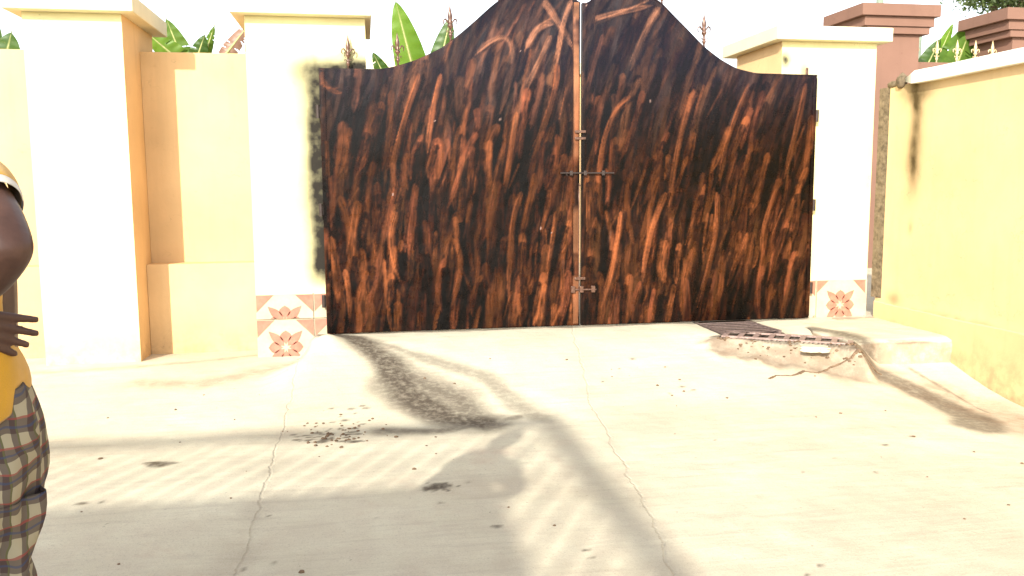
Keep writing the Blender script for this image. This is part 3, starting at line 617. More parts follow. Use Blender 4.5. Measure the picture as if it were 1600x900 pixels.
def leaf(x0, x1, side):
    n = int((x1-x0)/.010)+1; xs = np.linspace(x0, x1, n); nz = 300; tz = topn(xs); T = np.linspace(0, 1, nz)
    Xg = np.repeat(xs[None], nz, 0); Zg = .012+T[:, None]*(tz-.012)[None]
    dent = .006*(fbm(Xg*1.2+side*7, Zg*1.2)-.5)*2+.004*(fbm(Xg*3, Zg*2.5)-.5)*2
    Yg = np.full_like(Xg, YG)+dent*np.minimum(1, np.minimum((Xg-x0), (x1-Xg))/.2)
    i = np.arange(n*nz).reshape(nz, n); Fr = np.stack([i[:-1, :-1], i[:-1, 1:], i[1:, 1:], i[1:, :-1]], -1).reshape(-1, 4)
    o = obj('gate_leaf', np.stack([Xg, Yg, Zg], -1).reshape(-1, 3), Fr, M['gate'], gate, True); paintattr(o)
    sm = o.modifiers.new('thickness', 'SOLIDIFY'); sm.thickness = .003; sm.offset = 0
    # frame behind the sheet
    mb = MB()
    for xb in (x0+.02, x1-.02): mb.box(xb-.02, YG+.008, .02, xb+.02, YG+.045, float(topn(xb))-.01)
    for zb in (.04, 1.15, 2.2): mb.box(x0+.04, YG+.008, zb-.02, x1-.04, YG+.043, zb+.02)
    fr = mb.build('frame', M['iron'], o)
    # rim that follows the arched top
    mb = MB(); xs2 = np.linspace(x0, x1, 120); V = []
    for x in xs2:
        z = float(topn(x)); V += [(x, YG-.004, z-.010), (x, YG-.004, z+.004), (x, YG+.045, z+.004), (x, YG+.045, z-.010)]
    mb.add(V, [(4*i+k, 4*i+4+k, 4*i+4+(k+1) % 4, 4*i+(k+1) % 4) for i in range(119) for k in range(4)]+[(0, 1, 2, 3), (4*119+3, 4*119+2, 4*119+1, 4*119)])
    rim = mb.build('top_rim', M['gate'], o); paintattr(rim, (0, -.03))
    return o
gl = leaf(-.352, 1.935, 0); gr = leaf(1.953, 4.228, 1)
def strip(x0, x1, z0, z1, y0, y1, parent, nm='edge_strip', bright=None):
    V = []; zs = np.arange(z0, z1, .012)
    for z in zs: V += [(x0, y1, z), (x0, y0, z), ((x0+x1)/2, y0-.001, z), (x1, y0, z), (x1, y1, z)]
    f = [(5*i+k, 5*i+k+1, 5*i+6+k, 5*i+5+k) for i in range(len(zs)-1) for k in range(4)]
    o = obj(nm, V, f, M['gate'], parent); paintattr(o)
    if bright is not None:
        a = o.data.attributes['paint']; n = len(V); c = np.zeros(n*4, np.float32); a.data.foreach_get('color', c); c = c.reshape(-1, 4)
        zz = np.array(V)[:, 2]; w = (.35+.65*fbm(zz*5, zz*0))*(.45+.75*sst(1.6, 2.4, zz)); w = np.clip(w, 0, 1)[:, None]*sst(.35, .5, fbm(zz*3+4, zz*0+2))[:, None]
        c[:, :3] = c[:, :3]*(1-w)+np.array(bright)*w; a.data.foreach_set('color', c.ravel())
    return o
strip(1.875, 1.922, .03, float(topn(1.9))-.01, YG-.012, YG-.001, gl, 'edge_strip', (.34, .15, .075))
strip(1.962, 1.992, .03, float(topn(1.98))-.02, YG-.010, YG-.001, gr, 'edge_strip')
strip(-.352, -.305, .03, 2.28, YG-.010, YG-.001, gl); strip(4.190, 4.228, .03, 2.29, YG-.010, YG-.001, gr)
mb = MB(); mb.tube([(1.928, YG-.012, z) for z in np.linspace(.10, 1.32, 8)], .006, 8); mb.tube([(1.928, YG-.012, 1.30), (1.928, YG-.045, 1.30)], .007, 6)
o = mb.build('drop_rod', M['copperlight'] if 'copperlight' in M else M['copper'], gate, True)
def boltset(x0, x1, z, nm):
    mb = MB(); mb.tube([(x0, YG-.028, z), (x1, YG-.028, z)], .008, 8)
    for xb in (x0+.10, (x0+x1)/2-.02, x1-.10): mb.box(xb-.014, YG-.042, z-.022, xb+.014, YG-.006, z+.022, b=.004)
    mb.tube([(x0+.05, YG-.028, z), (x0+.05, YG-.075, z-.02)], .006, 6); mb.build(nm, M['iron'], gate)
boltset(1.75, 2.25, 1.41, 'slide_bolt')
mb = MB(); mb.tube([(1.85, YG-.026, .35), (2.09, YG-.026, .345)], .008, 8)
for xb in (1.87, 1.95, 2.06): mb.box(xb-.018, YG-.04, .32, xb+.018, YG-.006, .38, b=.004)
mb.build('slide_bolt', M['copper'], gate)
for z in (1.72, 1.78, .45): 
    mb = MB(); mb.box(1.885, YG-.035, z-.012, 1.985, YG-.012, z+.012, b=.004); mb.build('lock_lug', M['copper'], gate)
for xh in (-.372, 4.248):
    for z in (.30, 1.10, 1.94):
        mb = MB(); mb.tube([(xh, YG+.01, z-.055), (xh, YG+.01, z+.055)], .017, 10); mb.box(min(xh, xh), YG+.005, z-.04, xh+(.03 if xh < 0 else -.03), YG+.015, z+.04); mb.build('hinge', M['iron'], gate, False)
for i, (x, par) in enumerate(((-.105, gl), (.32, gl), (.78, gl), (1.21, gl), (2.70, gr), (3.11, gr))):
    z = float(topn(x)); finial(x, YG+.022, z-.005, M['copper'], par, 0, .32 if x > .5 else .29, random.uniform(-.03, .03))
mb = MB(); mb.box(4.125, YG+.01, 2.31, 4.145, YG+.03, 2.385, b=.003); mb.build('broken_finial_stub', M['copper'], gr)

# ------------------------------------------------------------------ neighbouring brown columns and fence
def column(x0, name_label, y0=12.0):
    cxm = x0+.63; t = empty('brown_column', (cxm, y0+.5, -.3), name_label, 'column', 'brown columns of the neighbouring compound')
    box('shaft', M['brown'], t, cxm-.40, y0+.12, -.3, cxm+.41, y0+.90, 3.53)
    box('lower_cap', M['brown'], t, cxm-.50, y0+.05, 3.532, cxm+.53, y0+.97, 3.635, b=.004)
    box('middle_cap', M['brown'], t, cxm-.56, y0+.02, 3.637, cxm+.58, y0+1.0, 3.775, b=.004)
    box('cap', M['brown'], t, cxm-.64, y0-.04, 3.777, cxm+.64, y0+1.08, 3.95, b=.004)
column(7.32, 'brown column with tiered cap just behind the right gate pillar')
column(9.72, 'brown column with tiered cap at the right edge of the photo')
fw = empty('brown_fence', (9.2, 12.5, -.3), 'brown neighbour fence topped with cream spear finials', 'fence')
box('wall_body', M['brown'], fw, 8.37, 12.42, -.3, 9.95, 12.6, 3.06); box('coping', M['brown'], fw, 8.37, 12.36, 3.062, 9.95, 12.66, 3.17)
for x in (8.50, 8.88, 9.23, 9.55, 9.85): finial(x, 12.42, 3.165, M['creamiron'], fw, 0, .37)
mb = MB(); mb.tube([(9.64, 14, -.3), (9.64, 14, 4.25)], .055, 10); o = mb.build('pipe_post', M['grey_pole'], None, True, origin=(9.64, 14, -.3)); tag(o, 'greenish grey pipe post behind the brown fence', 'post')
mb = MB(); mb.tube([(8.87, 14, -.3), (8.87, 14, 4.9)], .06, 10); o = mb.build('pipe_post', M['grey_pole'], None, True, origin=(8.87, 14, -.3)); tag(o, 'grey pole rising behind the brown column cap', 'post')
# distant lattice mast
mb = MB(); cx, cy = 2.0, 70
for k in range(3):
    a = 2*math.pi*k/3; mb.tube([(cx+1.0*math.cos(a), cy+1.0*math.sin(a), -.3), (cx+.25*math.cos(a), cy+.25*math.sin(a), 13.2)], .035, 4)
for i in range(22):
    z0 = i*.6; r0 = 1-.75*z0/13.5; z1 = z0+.6; r1 = 1-.75*z1/13.5
    for k in range(3):
        a = 2*math.pi*k/3; b_ = 2*math.pi*(k+1)/3; mb.tube([(cx+r0*math.cos(a), cy+r0*math.sin(a), z0), (cx+r1*math.cos(b_), cy+r1*math.sin(b_), z1)], .022, 3)
o = mb.build('lattice_mast', M['mast'], None, origin=(cx, cy, -.3)); tag(o, 'faint pale lattice mast on the skyline above the gate', 'mast')

# ------------------------------------------------------------------ vegetation
def banana_leaf(base, tip, width, mat, parent, curl=.15, face=(0, -1, 0), seed=0, fold=.35, tears=6, sag=.05, name='leaf'):
    rs = np.random.default_rng(seed+100); B = Vector(base); T = Vector(tip); ax_ = (T-B); L = ax_.length; ax_.normalize()
    f = Vector(face).normalized(); side = ax_.cross(f).normalized(); nrm = side.cross(ax_).normalized()
    nl, nw = 60, 8; V = []; rib = []; vein = []; F_ = []
    cut = set(rs.choice(np.arange(8, nl-4), tears, replace=False)) if tears else set()
    depth = {c: rs.uniform(.2, .75) for c in cut}; cs = {c: rs.choice([-1, 1]) for c in cut}
    sh = np.zeros(2)
    for sgn in (-1, 1):
        base_i = len(V); push = 0
        for i in range(nl+1):
            t = i/nl; w = width/2*(math.sin(math.pi*min(1, t*1.02+.02)**.75))**.6*(1 if t < .985 else .5)
            c = B+ax_*(L*t)+nrm*(curl*L*math.sin(math.pi*t*.5)**2)+Vector((0, 0, -sag*L*t*t))
            if i in cut: push = rs.uniform(-.12, .12)
            for j in range(nw+1):
                s = j/nw; d = fold*s*(1-.3*s); a = w*s
                p = c+side*sgn*a*math.cos(d)+nrm*(-a*math.sin(d)+.004*math.sin(i*.9+sgn)*s+push*w*s*s)-ax_*(.12*a*s)
                V.append(p[:]); rib.append(.8 if j == 0 else 0); vein.append(0)
        for i in range(nl):
            for j in range(nw):
                if i in cut and cs[i] == sgn and j >= nw*depth[i]: continue
                a = base_i+i*(nw+1)+j; q = (a, a+1, a+nw+2, a+nw+1); F_.append(q if sgn > 0 else q[::-1])
    o = obj(name, V, F_, mat, parent, True); fattr(o, 'rib', rib); fattr(o, 'vein', vein)
    m = MB(); pts = []; 
    for i in range(13):
        t = i/12; pts.append(B+ax_*(L*t)+nrm*(curl*L*math.sin(math.pi*t*.5)**2-.006)+Vector((0, 0, -sag*L*t*t)))
    m.tube([p[:] for p in pts], [.016*(1-.85*i/12)+.002 for i in range(13)], 6); r_ = m.build('midrib', M['midrib'], o, True)
    return o
M['midrib'] = simple('leaf_midrib', (.36, .38, .15), .5)
def plant(loc, label, leaves, stemtop, h0=-.3):
    t = empty('banana_plant', loc, label, 'banana plant'); m = MB(); x, y, z = loc
    m.tube([(x, y, z), (x+.02, y, z+(stemtop-z)*.5), (x, y, stemtop)], [.12, .10, .06], 12); m.build('stem', M['stem'], t, True)
    for i, (b_, tp, w, mat, kw) in enumerate(leaves):
        m = MB(); m.tube([(x, y, stemtop-.1), ((x+b_[0])/2, (y+b_[1])/2, (stemtop+b_[2])/2+.03), b_], [.03, .022, .016], 8); m.build('leaf_stalk', M['midrib'], t, True)
        banana_leaf(b_, tp, w, mat, t, seed=i*7+int(x*10), **kw)
    return t
plant((-3.75, 9.4, -.2), 'banana plant with a dark leaf above the wall at the far left', [
    ((-3.55, 9.3, 2.1), (-3.30, 9.2, 2.82), .42, M['leafdark'], dict(fold=.1, tears=1, curl=.02, sag=0)),
    ((-3.7, 9.3, 2.3), (-3.62, 9.2, 3.35), .5, M['leafdark'], dict(fold=.2, curl=.05, sag=0)),
    ((-3.8, 9.4, 2.2), (-4.5, 9.5, 2.9), .45, M['leafdark'], dict())], 1.9)
plant((-1.75, 9.6, -.2), 'banana plant with several green leaves between the two left pillars', [
    ((-1.68, 9.35, 2.30), (-1.90, 9.25, 2.99), .26, M['leaf'], dict(fold=.25, tears=3, curl=.02, sag=0)),
    ((-1.60, 9.3, 2.40), (-2.12, 9.2, 2.86), .26, M['leafbright'], dict(fold=.2, tears=3, curl=.02, sag=0)),
    ((-1.72, 9.3, 2.36), (-1.52, 9.2, 2.83), .22, M['leafdark'], dict(fold=.2, tears=2, curl=.02, sag=0)),
    ((-1.62, 9.4, 2.50), (-1.43, 9.25, 2.93), .11, M['leaf'], dict(fold=.3, tears=4, curl=.03, sag=0)),
    ((-1.75, 9.5, 2.28), (-1.74, 9.4, 2.74), .30, M['leafdark'], dict(fold=.1, tears=2, curl=.02, sag=0))], 2.15)
plant((-.98, 9.7, -.2), 'banana plant with a dry striped brown leaf left of the sooty pillar', [
    ((-1.42, 9.2, 2.52), (-1.06, 9.15, 2.96), .17, M['leafdry'], dict(fold=.5, tears=22, curl=.0, sag=0)),
    ((-1.06, 9.3, 2.3), (-1.14, 9.2, 2.80), .10, M['leafdark'], dict(fold=.3, tears=3, curl=.0, sag=0))], 2.1)
plant((.62, 9.8, -.2), 'banana plant with a tall bright leaf above the left gate leaf', [
    ((.66, 9.55, 2.15), (.37, 9.4, 3.27), .36, M['leafbright'], dict(fold=.28, tears=0, curl=.02, sag=0)),
    ((.78, 9.5, 2.35), (.97, 9.45, 3.12), .26, M['leafdark'], dict(fold=.3, tears=1, curl=.02, sag=0)),
    ((.40, 9.6, 2.2), (.12, 9.5, 2.74), .20, M['leafdark'], dict(fold=.2, tears=2, curl=.02, sag=0)),
    ((.62, 9.8, 2.2), (1.0, 9.95, 2.75), .3, M['leaf'], dict())], 2.0)
plant((9.55, 13.4, -.3), 'banana plant with broad leaves behind the cream finials at right', [
    ((9.15, 13.2, 3.0), (9.42, 13.1, 3.68), .34, M['leafdark'], dict(fold=.3, tears=2, curl=.02, sag=0)),
    ((9.45, 13.2, 3.05), (10.1, 13.15, 4.02), .40, M['leaf'], dict(fold=.3, tears=3, curl=.02, sag=0)),
    ((9.55, 13.0, 2.9), (9.85, 13.0, 3.75), .50, M['leaf'], dict(fold=.15, tears=3, curl=.02, sag=0)),
    ((9.45, 13.3, 3.2), (9.72, 13.2, 3.95), .22, M['leafbright'], dict(fold=.15, tears=1, curl=.0, sag=0)),
    ((9.75, 13.1, 2.95), (10.25, 13.1, 3.70), .42, M['leafdark'], dict(fold=.2, tears=4, curl=.02, sag=0)),
    ((8.75, 13.1, 2.9), (8.62, 13.0, 3.55), .16, M['leafdark'], dict(fold=.4, tears=4, curl=.02, sag=0))], 2.8)
def crown(name, c, rad, n, size, mat, parent, seed):
    rs = np.random.default_rng(seed); cl = rs.normal(0, 1, (26, 3)); cl /= np.linalg.norm(cl, axis=1)[:, None]; cl = np.array(c)+cl*np.array(rad)*rs.uniform(.3, 1, (26, 1))
    V = []; F_ = []
    for i in range(n):
        p = cl[rs.integers(26)]+rs.normal(0, 1, 3)*np.array(rad)*.17; a = rs.normal(0, 1, 3); a /= np.linalg.norm(a); b_ = np.cross(a, rs.normal(0, 1, 3)); b_ /= np.linalg.norm(b_); s = size*rs.uniform(.6, 1.4)
        k = len(V); V += [p-a*s, p+b_*s*.35, p+a*s, p-b_*s*.35]; F_.append((k, k+1, k+2, k+3))
    o = obj(name, np.array(V), F_, mat, parent); fattr(o, 'rib', np.zeros(len(V))); fattr(o, 'vein', np.zeros(len(V))); return o
tr = empty('leafy_tree', (14.2, 17.5, -.3), 'dark leafy tree top showing above the brown column at the upper right corner', 'tree')
m = MB(); m.tube([(14.2, 17.5, -.3), (14.25, 17.5, 2.5), (14.1, 17.4, 5.2)], [.22, .17, .10], 10)
for e in ((13.2, 17.2, 6.0), (15.1, 17.7, 6.3), (14.3, 16.8, 6.6), (14.0, 18.2, 6.5)): m.tube([(14.2, 17.5, 3.6), tuple((np.array((14.2, 17.5, 4.4))+np.array(e))/2), e], [.09, .06, .03], 7)
m.build('trunk', M['bark'], tr, True); crown('crown', (14.5, 17.3, 5.62), (1.5, 1.3, .85), 9000, .06, M['foliage'], tr, 3)

# ------------------------------------------------------------------ house behind the photographer: its railed roof throws the shadow in the foreground
hz = empty('house', (-8, -6, -.2), 'flat-roofed cream house with railed roof terrace behind the photographer', 'house')
HX, HY = -2.46, -1.95; SZ = 3.0
SLX = .66-(SZ+.3)/math.tan(R(SUN_EL))*math.sin(R(SUN_AZ)); SLY = 4.47-(SZ+.3)/math.tan(R(SUN_EL))*math.cos(R(SUN_AZ))
box('roof_slab', M['housepaint'], hz, -16, -12, SZ-.22, SLX, SLY, SZ)
mbw = MB(); x1, y1 = SLX-.9, SLY-.9
mbw.box(-15, y1-.2, -.3, x1, y1, SZ-.222); mbw.box(x1-.2, -11, -.3, x1-.001, y1-.202, SZ-.222); mbw.box(-15, -11, -.3, -14.8, y1-.202, SZ-.222); mbw.box(-14.798, -11, -.3, x1-.202, -10.8, SZ-.222); mbw.build('wall', M['housepaint'], hz)
for wx in (-5.6, -9.5):
    w_ = MB(); w_.box(wx-.65, y1+.001, .75, wx+.65, y1+.05, 2.05); w_ = w_.build('window', M['rail'], hz)
    box('pane', M['glass'], w_, wx-.58, y1+.051, .82, wx-.02, y1+.056, 1.98); box('pane', M['glass'], w_, wx+.02, y1+.051, .82, wx+.58, y1+.056, 1.98)
dr = box('door', M['wood'], hz, -7.9, y1+.001, -.17, -7.0, y1+.05, 1.95); m = MB(); m.tube([(-7.1, y1+.05, .9), (-7.1, y1+.11, .9), (-7.2, y1+.11, .9)], .012, 8); m.build('handle', M['iron'], dr, True)
RH = .70
box('top_rail', M['rail'], hz, -16, SLY-.16, SZ+RH-.06, SLX, SLY, SZ+RH); box('top_rail', M['rail'], hz, SLX-.16, -12, SZ+RH-.06, SLX-.001, SLY-.162, SZ+RH)
bm_ = None
def baluster(x, y):
    global bm_
    if bm_ is None:
        m = MB(); m.lathe([(.024, 0), (.024, .05), (.012, .09), (.022, .28), (.019, .40), (.011, .52), (.022, .58), (.022, .64)], (0, 0, 0), 8); me = bpy.data.meshes.new('baluster'); me.from_pydata(m.v, [], m.f); me.materials.append(M['rail']); bm_ = me
    o = bpy.data.objects.new('baluster', bm_); place(o, hz); o.location = Vector((x, y, SZ))-OFF[hz]
x = SLX-.08
while x > -9: baluster(x, SLY-.08); x -= .155
y = SLY-.23
while y > -8: baluster(SLX-.08, y); y -= .31

# ------------------------------------------------------------------ person at the left edge
PA = R(9.7); rt = Vector((math.cos(PA), -math.sin(PA), 0)); fwv = Vector((math.sin(PA), math.cos(PA), 0))
EB = (rt*-1.105+fwv*1.85).normalized(); LB = Vector((EB.y, -EB.x, 0))
def PW(r_, f_, z): return EB*(2.155+f_-1.87)+LB*((r_+1.105)*.857)+Vector((0, 0, z))
pc = PW(-1.19, 1.87, -.17)
person = empty('person', pc[:], 'person in orange shirt and plaid shorts at the left edge, hand at the hip', 'person')
def skinmesh(joints, edges, root=0, sub=2):
    """joints: (point, radius) ; returns verts, faces of the evaluated skin"""
    me = bpy.data.meshes.new('tmp'); me.from_pydata([tuple(j[0]) for j in joints], edges, []); o = bpy.data.objects.new('tmp', me); COL.objects.link(o)
    o.modifiers.new('s', 'SKIN'); 
    for i, j in enumerate(joints):
        sv = me.skin_vertices[0].data[i]; r_ = j[1]; sv.radius = r_ if isinstance(r_, tuple) else (r_, r_); sv.use_root = (i == root)
    ss = o.modifiers.new('u', 'SUBSURF'); ss.levels = sub; ss.render_levels = sub
    dg = bpy.context.evaluated_depsgraph_get(); ev = o.evaluated_get(dg); em = ev.to_mesh()
    v = [x.co[:] for x in em.vertices]; f = [tuple(p.vertices) for p in em.polygons]; ev.to_mesh_clear(); bpy.data.objects.remove(o); bpy.data.meshes.remove(me)
    return v, f
J = []; E_ = []; ids = {}
def jt(n, r_, f_, z, rad, par=None):
    ids[n] = len(J); J.append((PW(r_, f_, z), rad)); 
    if par is not None: E_.append((ids[par], ids[n]))
jt('pel', -1.185, 1.87, .74, .125); jt('sp', -1.20, 1.87, .92, .105, 'pel'); jt('ch', -1.20, 1.87, 1.12, .125, 'sp'); jt('ub', -1.18, 1.87, 1.25, .11, 'ch'); jt('nk', -1.19, 1.87, 1.36, .055, 'ub'); jt('nk2', -1.20, 1.87, 1.43, .052, 'nk')
jt('ls', -1.155, 1.70, 1.30, .062, 'ub'); jt('lm', -1.12, 1.60, 1.25, .060, 'ls'); jt('le', -1.082, 1.50, 1.19, .043, 'lm'); jt('lf', -1.13, 1.58, 1.135, .042, 'le'); jt('lw', -1.205, 1.71, 1.06, .028, 'lf')
jt('rs', -1.16, 2.04, 1.285, .06, 'ub'); jt('re', -1.14, 2.12, 1.0, .045, 'rs'); jt('rw', -1.22, 2.11, .77, .030, 're')
for s, n in ((-1, 'l'), (1, 'r')):
    jt(n+'h', -1.18, 1.87+s*.09, .66, .095, 'pel'); jt(n+'k', -1.20, 1.87+s*.10, .30, .062, n+'h'); jt(n+'c', -1.175, 1.87+s*.10, .14, .058, n+'k'); jt(n+'a', -1.165, 1.87+s*.10, -.09, .036, n+'c'); jt(n+'t', -1.30, 1.87+s*.115, -.135, .032, n+'a')
bv, bf = skinmesh(J, E_)
mb = MB(); mb.add(bv, bf)
def hand(wr, dirv, upv, thumb_side, curls, lens):
    """palm as a flattened box-like skin, five separate tapered fingers rooted inside it; dirv: towards fingers, upv: across palm from little to index"""
    d = dirv.normalized(); u = upv.normalized(); n = d.cross(u).normalized()
    pal = [(wr-d*.02, .026), (wr+d*.03, (.034, .018)), (wr+d*.075, (.040, .016))]
    V, F_ = skinmesh(pal, [(0, 1), (1, 2)], 0, 2); bmz = []
    for p in V:
        q = Vector(p)-wr; a, b_, c = q.dot(d), q.dot(u), q.dot(n); bmz.append((wr+d*a+u*b_*1.15+n*c*.62)[:])
    mb.add(bmz, F_)
    for k in range(4):
        o_ = (1.5-k)*.0195; p = wr+d*.060+u*o_; L = lens[k]; cu = curls[k]; pts = [(p, .0115)]; dd = (d+u*(1.5-k)*.10).normalized()
        pp = wr+d*.085+u*o_*1.05; pts.append((pp, .0112))
        for s_, fr in ((.42, 1), (.32, 2), (.26, 3)):
            ang = cu*fr*.5; dv = dd*math.cos(ang)+n*thumb_side*math.sin(ang); pp = pp+dv*L*s_; pts.append((pp, .0106-.0009*fr))
        V, F_ = skinmesh(pts, [(i, i+1) for i in range(4)], 0, 2); mb.add(V, F_)
    p = wr+d*.012+u*.022; pts = [(p, .012), (wr+d*.035+u*.045+n*thumb_side*.012, .0115), (wr+d*.062+u*.060+n*thumb_side*.022, .0095), (wr+d*.085+u*.064+n*thumb_side*.028, .008)]
    V, F_ = skinmesh(pts, [(0, 1), (1, 2), (2, 3)], 0, 2); mb.add(V, F_)
hand(PW(-1.215, 1.715, 1.045), PW(.16, .05, -.060)-PW(0, 0, 0), Vector((0, 0, 1))+LB*.25, -1, [.05, .0, .10, .20], [.083, .088, .078, .062])
hand(PW(-1.222, 2.11, .765), PW(-.03, -.01, -.16)-PW(0, 0, 0), -LB, -1, [.4, .45, .5, .5], [.075, .08, .075, .06])
# head: shaped ellipsoid with brow, eye sockets, nose, lips, chin, ears
hc = PW(-1.235, 1.87, 1.535); fd = -LB; sdv = -EB; bmh = bmesh.new(); bmesh.ops.create_uvsphere(bmh, u_segments=48, v_segments=32, radius=1); hv = []
for v in bmh.verts:
    a, b_, c = v.co.x, v.co.y, v.co.z; rx, ry, rz_ = .095, .075, .118
    jaw = max(0, -c); X3 = a*rx*(1-.10*jaw)+(.012*jaw if a > 0 else 0); Y3 = b_*ry*(1-.30*jaw); Z3 = c*rz_
    if a > 0:
        X3 += .020*math.exp(-(b_/.16)**2-((c+.18)/.22)**2)+.008*math.exp(-(b_/.35)**2-((c+.52)/.10)**2)+.007*math.exp(-(b_/.6)**2-((c-.22)/.12)**2)+.008*math.exp(-(b_/.3)**2-((c+.85)/.12)**2)
        X3 -= .010*(math.exp(-((abs(b_)-.36)/.17)**2-((c-.03)/.12)**2))
    hv.append((hc+fd*X3+sdv*Y3+Vector((0, 0, Z3)))[:])
bmh.verts.index_update(); mb.add(hv, [[v.index for v in f.verts] for f in bmh.faces]); bmh.free()
for s in (-1, 1): mb.tube([(hc+sdv*s*.072-fd*.008+Vector((0, 0, -.028)))[:], (hc+sdv*s*.082-fd*.016+Vector((0, 0, 0)))[:], (hc+sdv*s*.080-fd*.014+Vector((0, 0, .026)))[:]], [.008, .013, .010], 8, flat=1.4)
body = mb.build('body', M['skin'], person, True)
rm = body.modifiers.new('merge', 'REMESH'); rm.mode = 'VOXEL'; rm.voxel_size = .0048; rm.use_smooth_shade = True
sm = body.modifiers.new('soften', 'SMOOTH'); sm.factor = .5; sm.iterations = 2
bmh = bmesh.new(); bmesh.ops.create_uvsphere(bmh, u_segments=40, v_segments=28, radius=1)
bmesh.ops.delete(bmh, geom=[v for v in bmh.verts if v.co.z < .42*v.co.x+.10], context='VERTS')
hv = [(hc+fd*(v.co.x*.101)+sdv*v.co.y*.081+Vector((0, 0, v.co.z*.125)))[:] for v in bmh.verts]; bmh.verts.index_update()
obj('hair', hv, [[v.index for v in f.verts] for f in bmh.faces], M['hair'], person, True); bmh.free()
for s in (-1, 1):
    e = hc+fd*.083+sdv*s*.030+Vector((0, 0, .004)); bmh = bmesh.new(); bmesh.ops.create_uvsphere(bmh, u_segments=12, v_segments=8, radius=.011); bmh.verts.index_update()
    obj('eye', [(e+v.co)[:] for v in bmh.verts], [[v.index for v in f.verts] for f in bmh.faces], M['eye'], person, True); bmh.free()
def loft(rings, n=48, cap0=False, wr=.006, seed=0):
    """rings: (centre r, centre f, z, half depth, half width, tilt) in the person frame"""
    V = []; F_ = []
    for i, (r_, f_, z, a, b_, ti) in enumerate(rings):
        for k in range(n):
            w = 2*math.pi*k/n; c, s = math.cos(w), math.sin(w); q = wr*(math.sin(5*w+i*.8+seed)+.7*math.sin(9*w-i*.5+seed*2)+.6*math.sin(3*w+i*1.3))
            V.append(PW(r_+(a+q)*c, f_+(b_+q)*s, z+ti*c)[:])
    for i in range(len(rings)-1):
        for k in range(n): F_.append((i*n+k, i*n+(k+1) % n, (i+1)*n+(k+1) % n, (i+1)*n+k))
    return V, F_
def cloth(name, lofts, mat, thick=.003):
    m = MB()
    for V, F_ in lofts: m.add(V, F_)
    o = m.build(name, mat, person, True); s = o.modifiers.new('t', 'SOLIDIFY'); s.thickness = thick; s.offset = 1; u = o.modifiers.new('u', 'SUBSURF'); u.levels = 1; u.render_levels = 1; return o
def clothmat(name, col):
    m, nt, b = nodes(name, .85, .15); b.inputs['Sheen Weight'].default_value = .3; p = pos(nt)
    n = noise(nt, 9, 5, p); nt.links.new(mix(nt, ramp(nt, n, .3, .7), tuple(x*.85 for x in col), col), b.inputs['Base Color'])
    bump(nt, b, mth(nt, 'ADD', n, mth(nt, 'MULTIPLY', noise(nt, 400, 2, p), .2)), .4, .01); return m
M['shirt'] = clothmat('orange_cotton', (.62, .33, .02))
def plaid():
    m, nt, b = nodes('plaid_cotton', .9, .15); tc = N(nt, 'TexCoord').outputs['Object']
    wv = noise(nt, 5, 3, tc); d = mth(nt, 'MULTIPLY', mth(nt, 'SUBTRACT', wv, .5), .09)
    sep = N(nt, 'SeparateXYZ'); nt.links.new(tc, sep.inputs[0]); U = mth(nt, 'ADD', mth(nt, 'ADD', sep.outputs[0], mth(nt, 'MULTIPLY', sep.outputs[1], .7)), d); Vv = mth(nt, 'ADD', sep.outputs[2], mth(nt, 'ADD', mth(nt, 'MULTIPLY', sep.outputs[0], .15), d))
    def band(v, per, wd, ph): f = mth(nt, 'FRACT', mth(nt, 'ADD', mth(nt, 'DIVIDE', v, per), ph)); return mth(nt, 'LESS_THAN', f, wd)
    c = mix(nt, .0, (.36, .32, .22), (.4, .35, .3))
    c = mix(nt, mth(nt, 'MULTIPLY', band(U, .044, .45, .1), .72), c, (.055, .035, .04)); c = mix(nt, mth(nt, 'MULTIPLY', band(Vv, .056, .45, .3), .72), c, (.06, .035, .035))
    c = mix(nt, mth(nt, 'MULTIPLY', band(U, .044, .09, .75), .8), c, (.12, .12, .05)); c = mix(nt, mth(nt, 'MULTIPLY', band(Vv, .056, .07, .85), .8), c, (.25, .06, .05))
    c = mix(nt, mth(nt, 'MULTIPLY', band(Vv, .056, .08, .12), .6), c, (.05, .07, .13))
    nt.links.new(c, b.inputs['Base Color']); bump(nt, b, wv, .3, .02); return m
M['plaid'] = plaid()
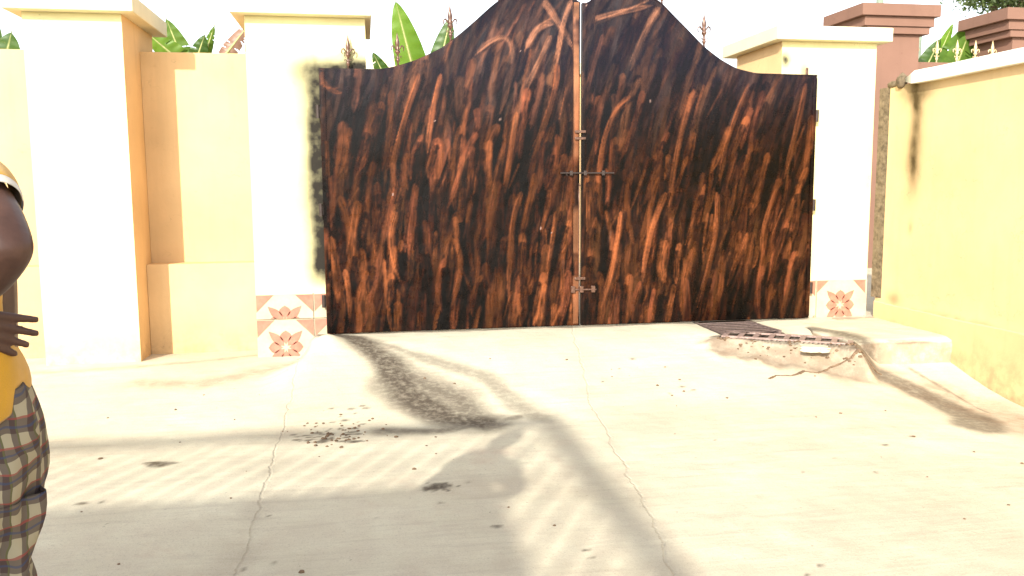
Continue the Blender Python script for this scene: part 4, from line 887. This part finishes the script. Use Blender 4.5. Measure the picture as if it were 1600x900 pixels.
shirt = [(-1.205, 1.87, .80, .134, .19, .045), (-1.205, 1.87, .86, .138, .195, .02), (-1.20, 1.87, .93, .125, .185, 0), (-1.205, 1.87, .99, .098, .175, 0), (-1.21, 1.87, 1.06, .10, .175, 0), (-1.205, 1.87, 1.15, .115, .18, 0), (-1.19, 1.87, 1.23, .118, .185, 0), (-1.185, 1.87, 1.30, .105, .165, 0), (-1.185, 1.87, 1.345, .085, .12, 0), (-1.19, 1.87, 1.385, .068, .072, .01)]
def tubeloft(pts, rads, n=28):
    m = MB(); P = [PW(*p) for p in pts]; m.tube([p[:] for p in P], rads, n, cap=False); return m.v, m.f
cloth('shirt', [loft(shirt, 56, wr=.005, seed=1), tubeloft([(-1.18, 1.80, 1.29), (-1.16, 1.72, 1.30), (-1.135, 1.65, 1.285), (-1.125, 1.62, 1.272)], [.092, .085, .072, .064]), tubeloft([(-1.19, 1.96, 1.28), (-1.17, 2.04, 1.26), (-1.15, 2.09, 1.14)], [.095, .088, .075])], M['shirt'])
cloth('sleeve_band', [tubeloft([(-1.126, 1.624, 1.274), (-1.117, 1.604, 1.262)], [.0665, .0600])], M['white_cloth'])
sh = [(-1.18, 1.87, .865, .115, .165, .03), (-1.175, 1.87, .83, .122, .17, .02), (-1.175, 1.87, .79, .138, .18, 0), (-1.178, 1.87, .75, .142, .185, 0), (-1.178, 1.87, .70, .146, .187, 0), (-1.18, 1.87, .65, .138, .185, 0), (-1.18, 1.87, .615, .120, .18, 0)]
def leg(s):
    f = 1.87+s*.098; return [(-1.18, f, .66, .128, .092, 0), (-1.182, f, .60, .118, .094, 0), (-1.19, f, .56, .104, .093, 0), (-1.195, f, .52, .110, .095, 0), (-1.20, f, .48, .112, .096, 0), (-1.20, f, .44, .105, .095, 0), (-1.20, f, .40, .106, .097, 0), (-1.20, f, .35, .108, .098, 0)]
cloth('shorts', [loft(sh, 72, wr=.009, seed=4), loft(leg(-1), 56, wr=.011, seed=2), loft(leg(1), 56, wr=.011, seed=3)], M['plaid'])
for s in (-1, 1):
    m = MB(); m.box(*(0, 0, 0), *(1, 1, 1)); m = MB(); f = 1.87+s*.105
    m.tube([PW(-1.10, f, -.155)[:], PW(-1.16, f, -.155)[:], PW(-1.26, f+s*.008, -.155)[:], PW(-1.36, f+s*.012, -.155)[:]], [.030, .038, .048, .030], 12, flat=.3); m.build('sandal', M['iron'], person, True)
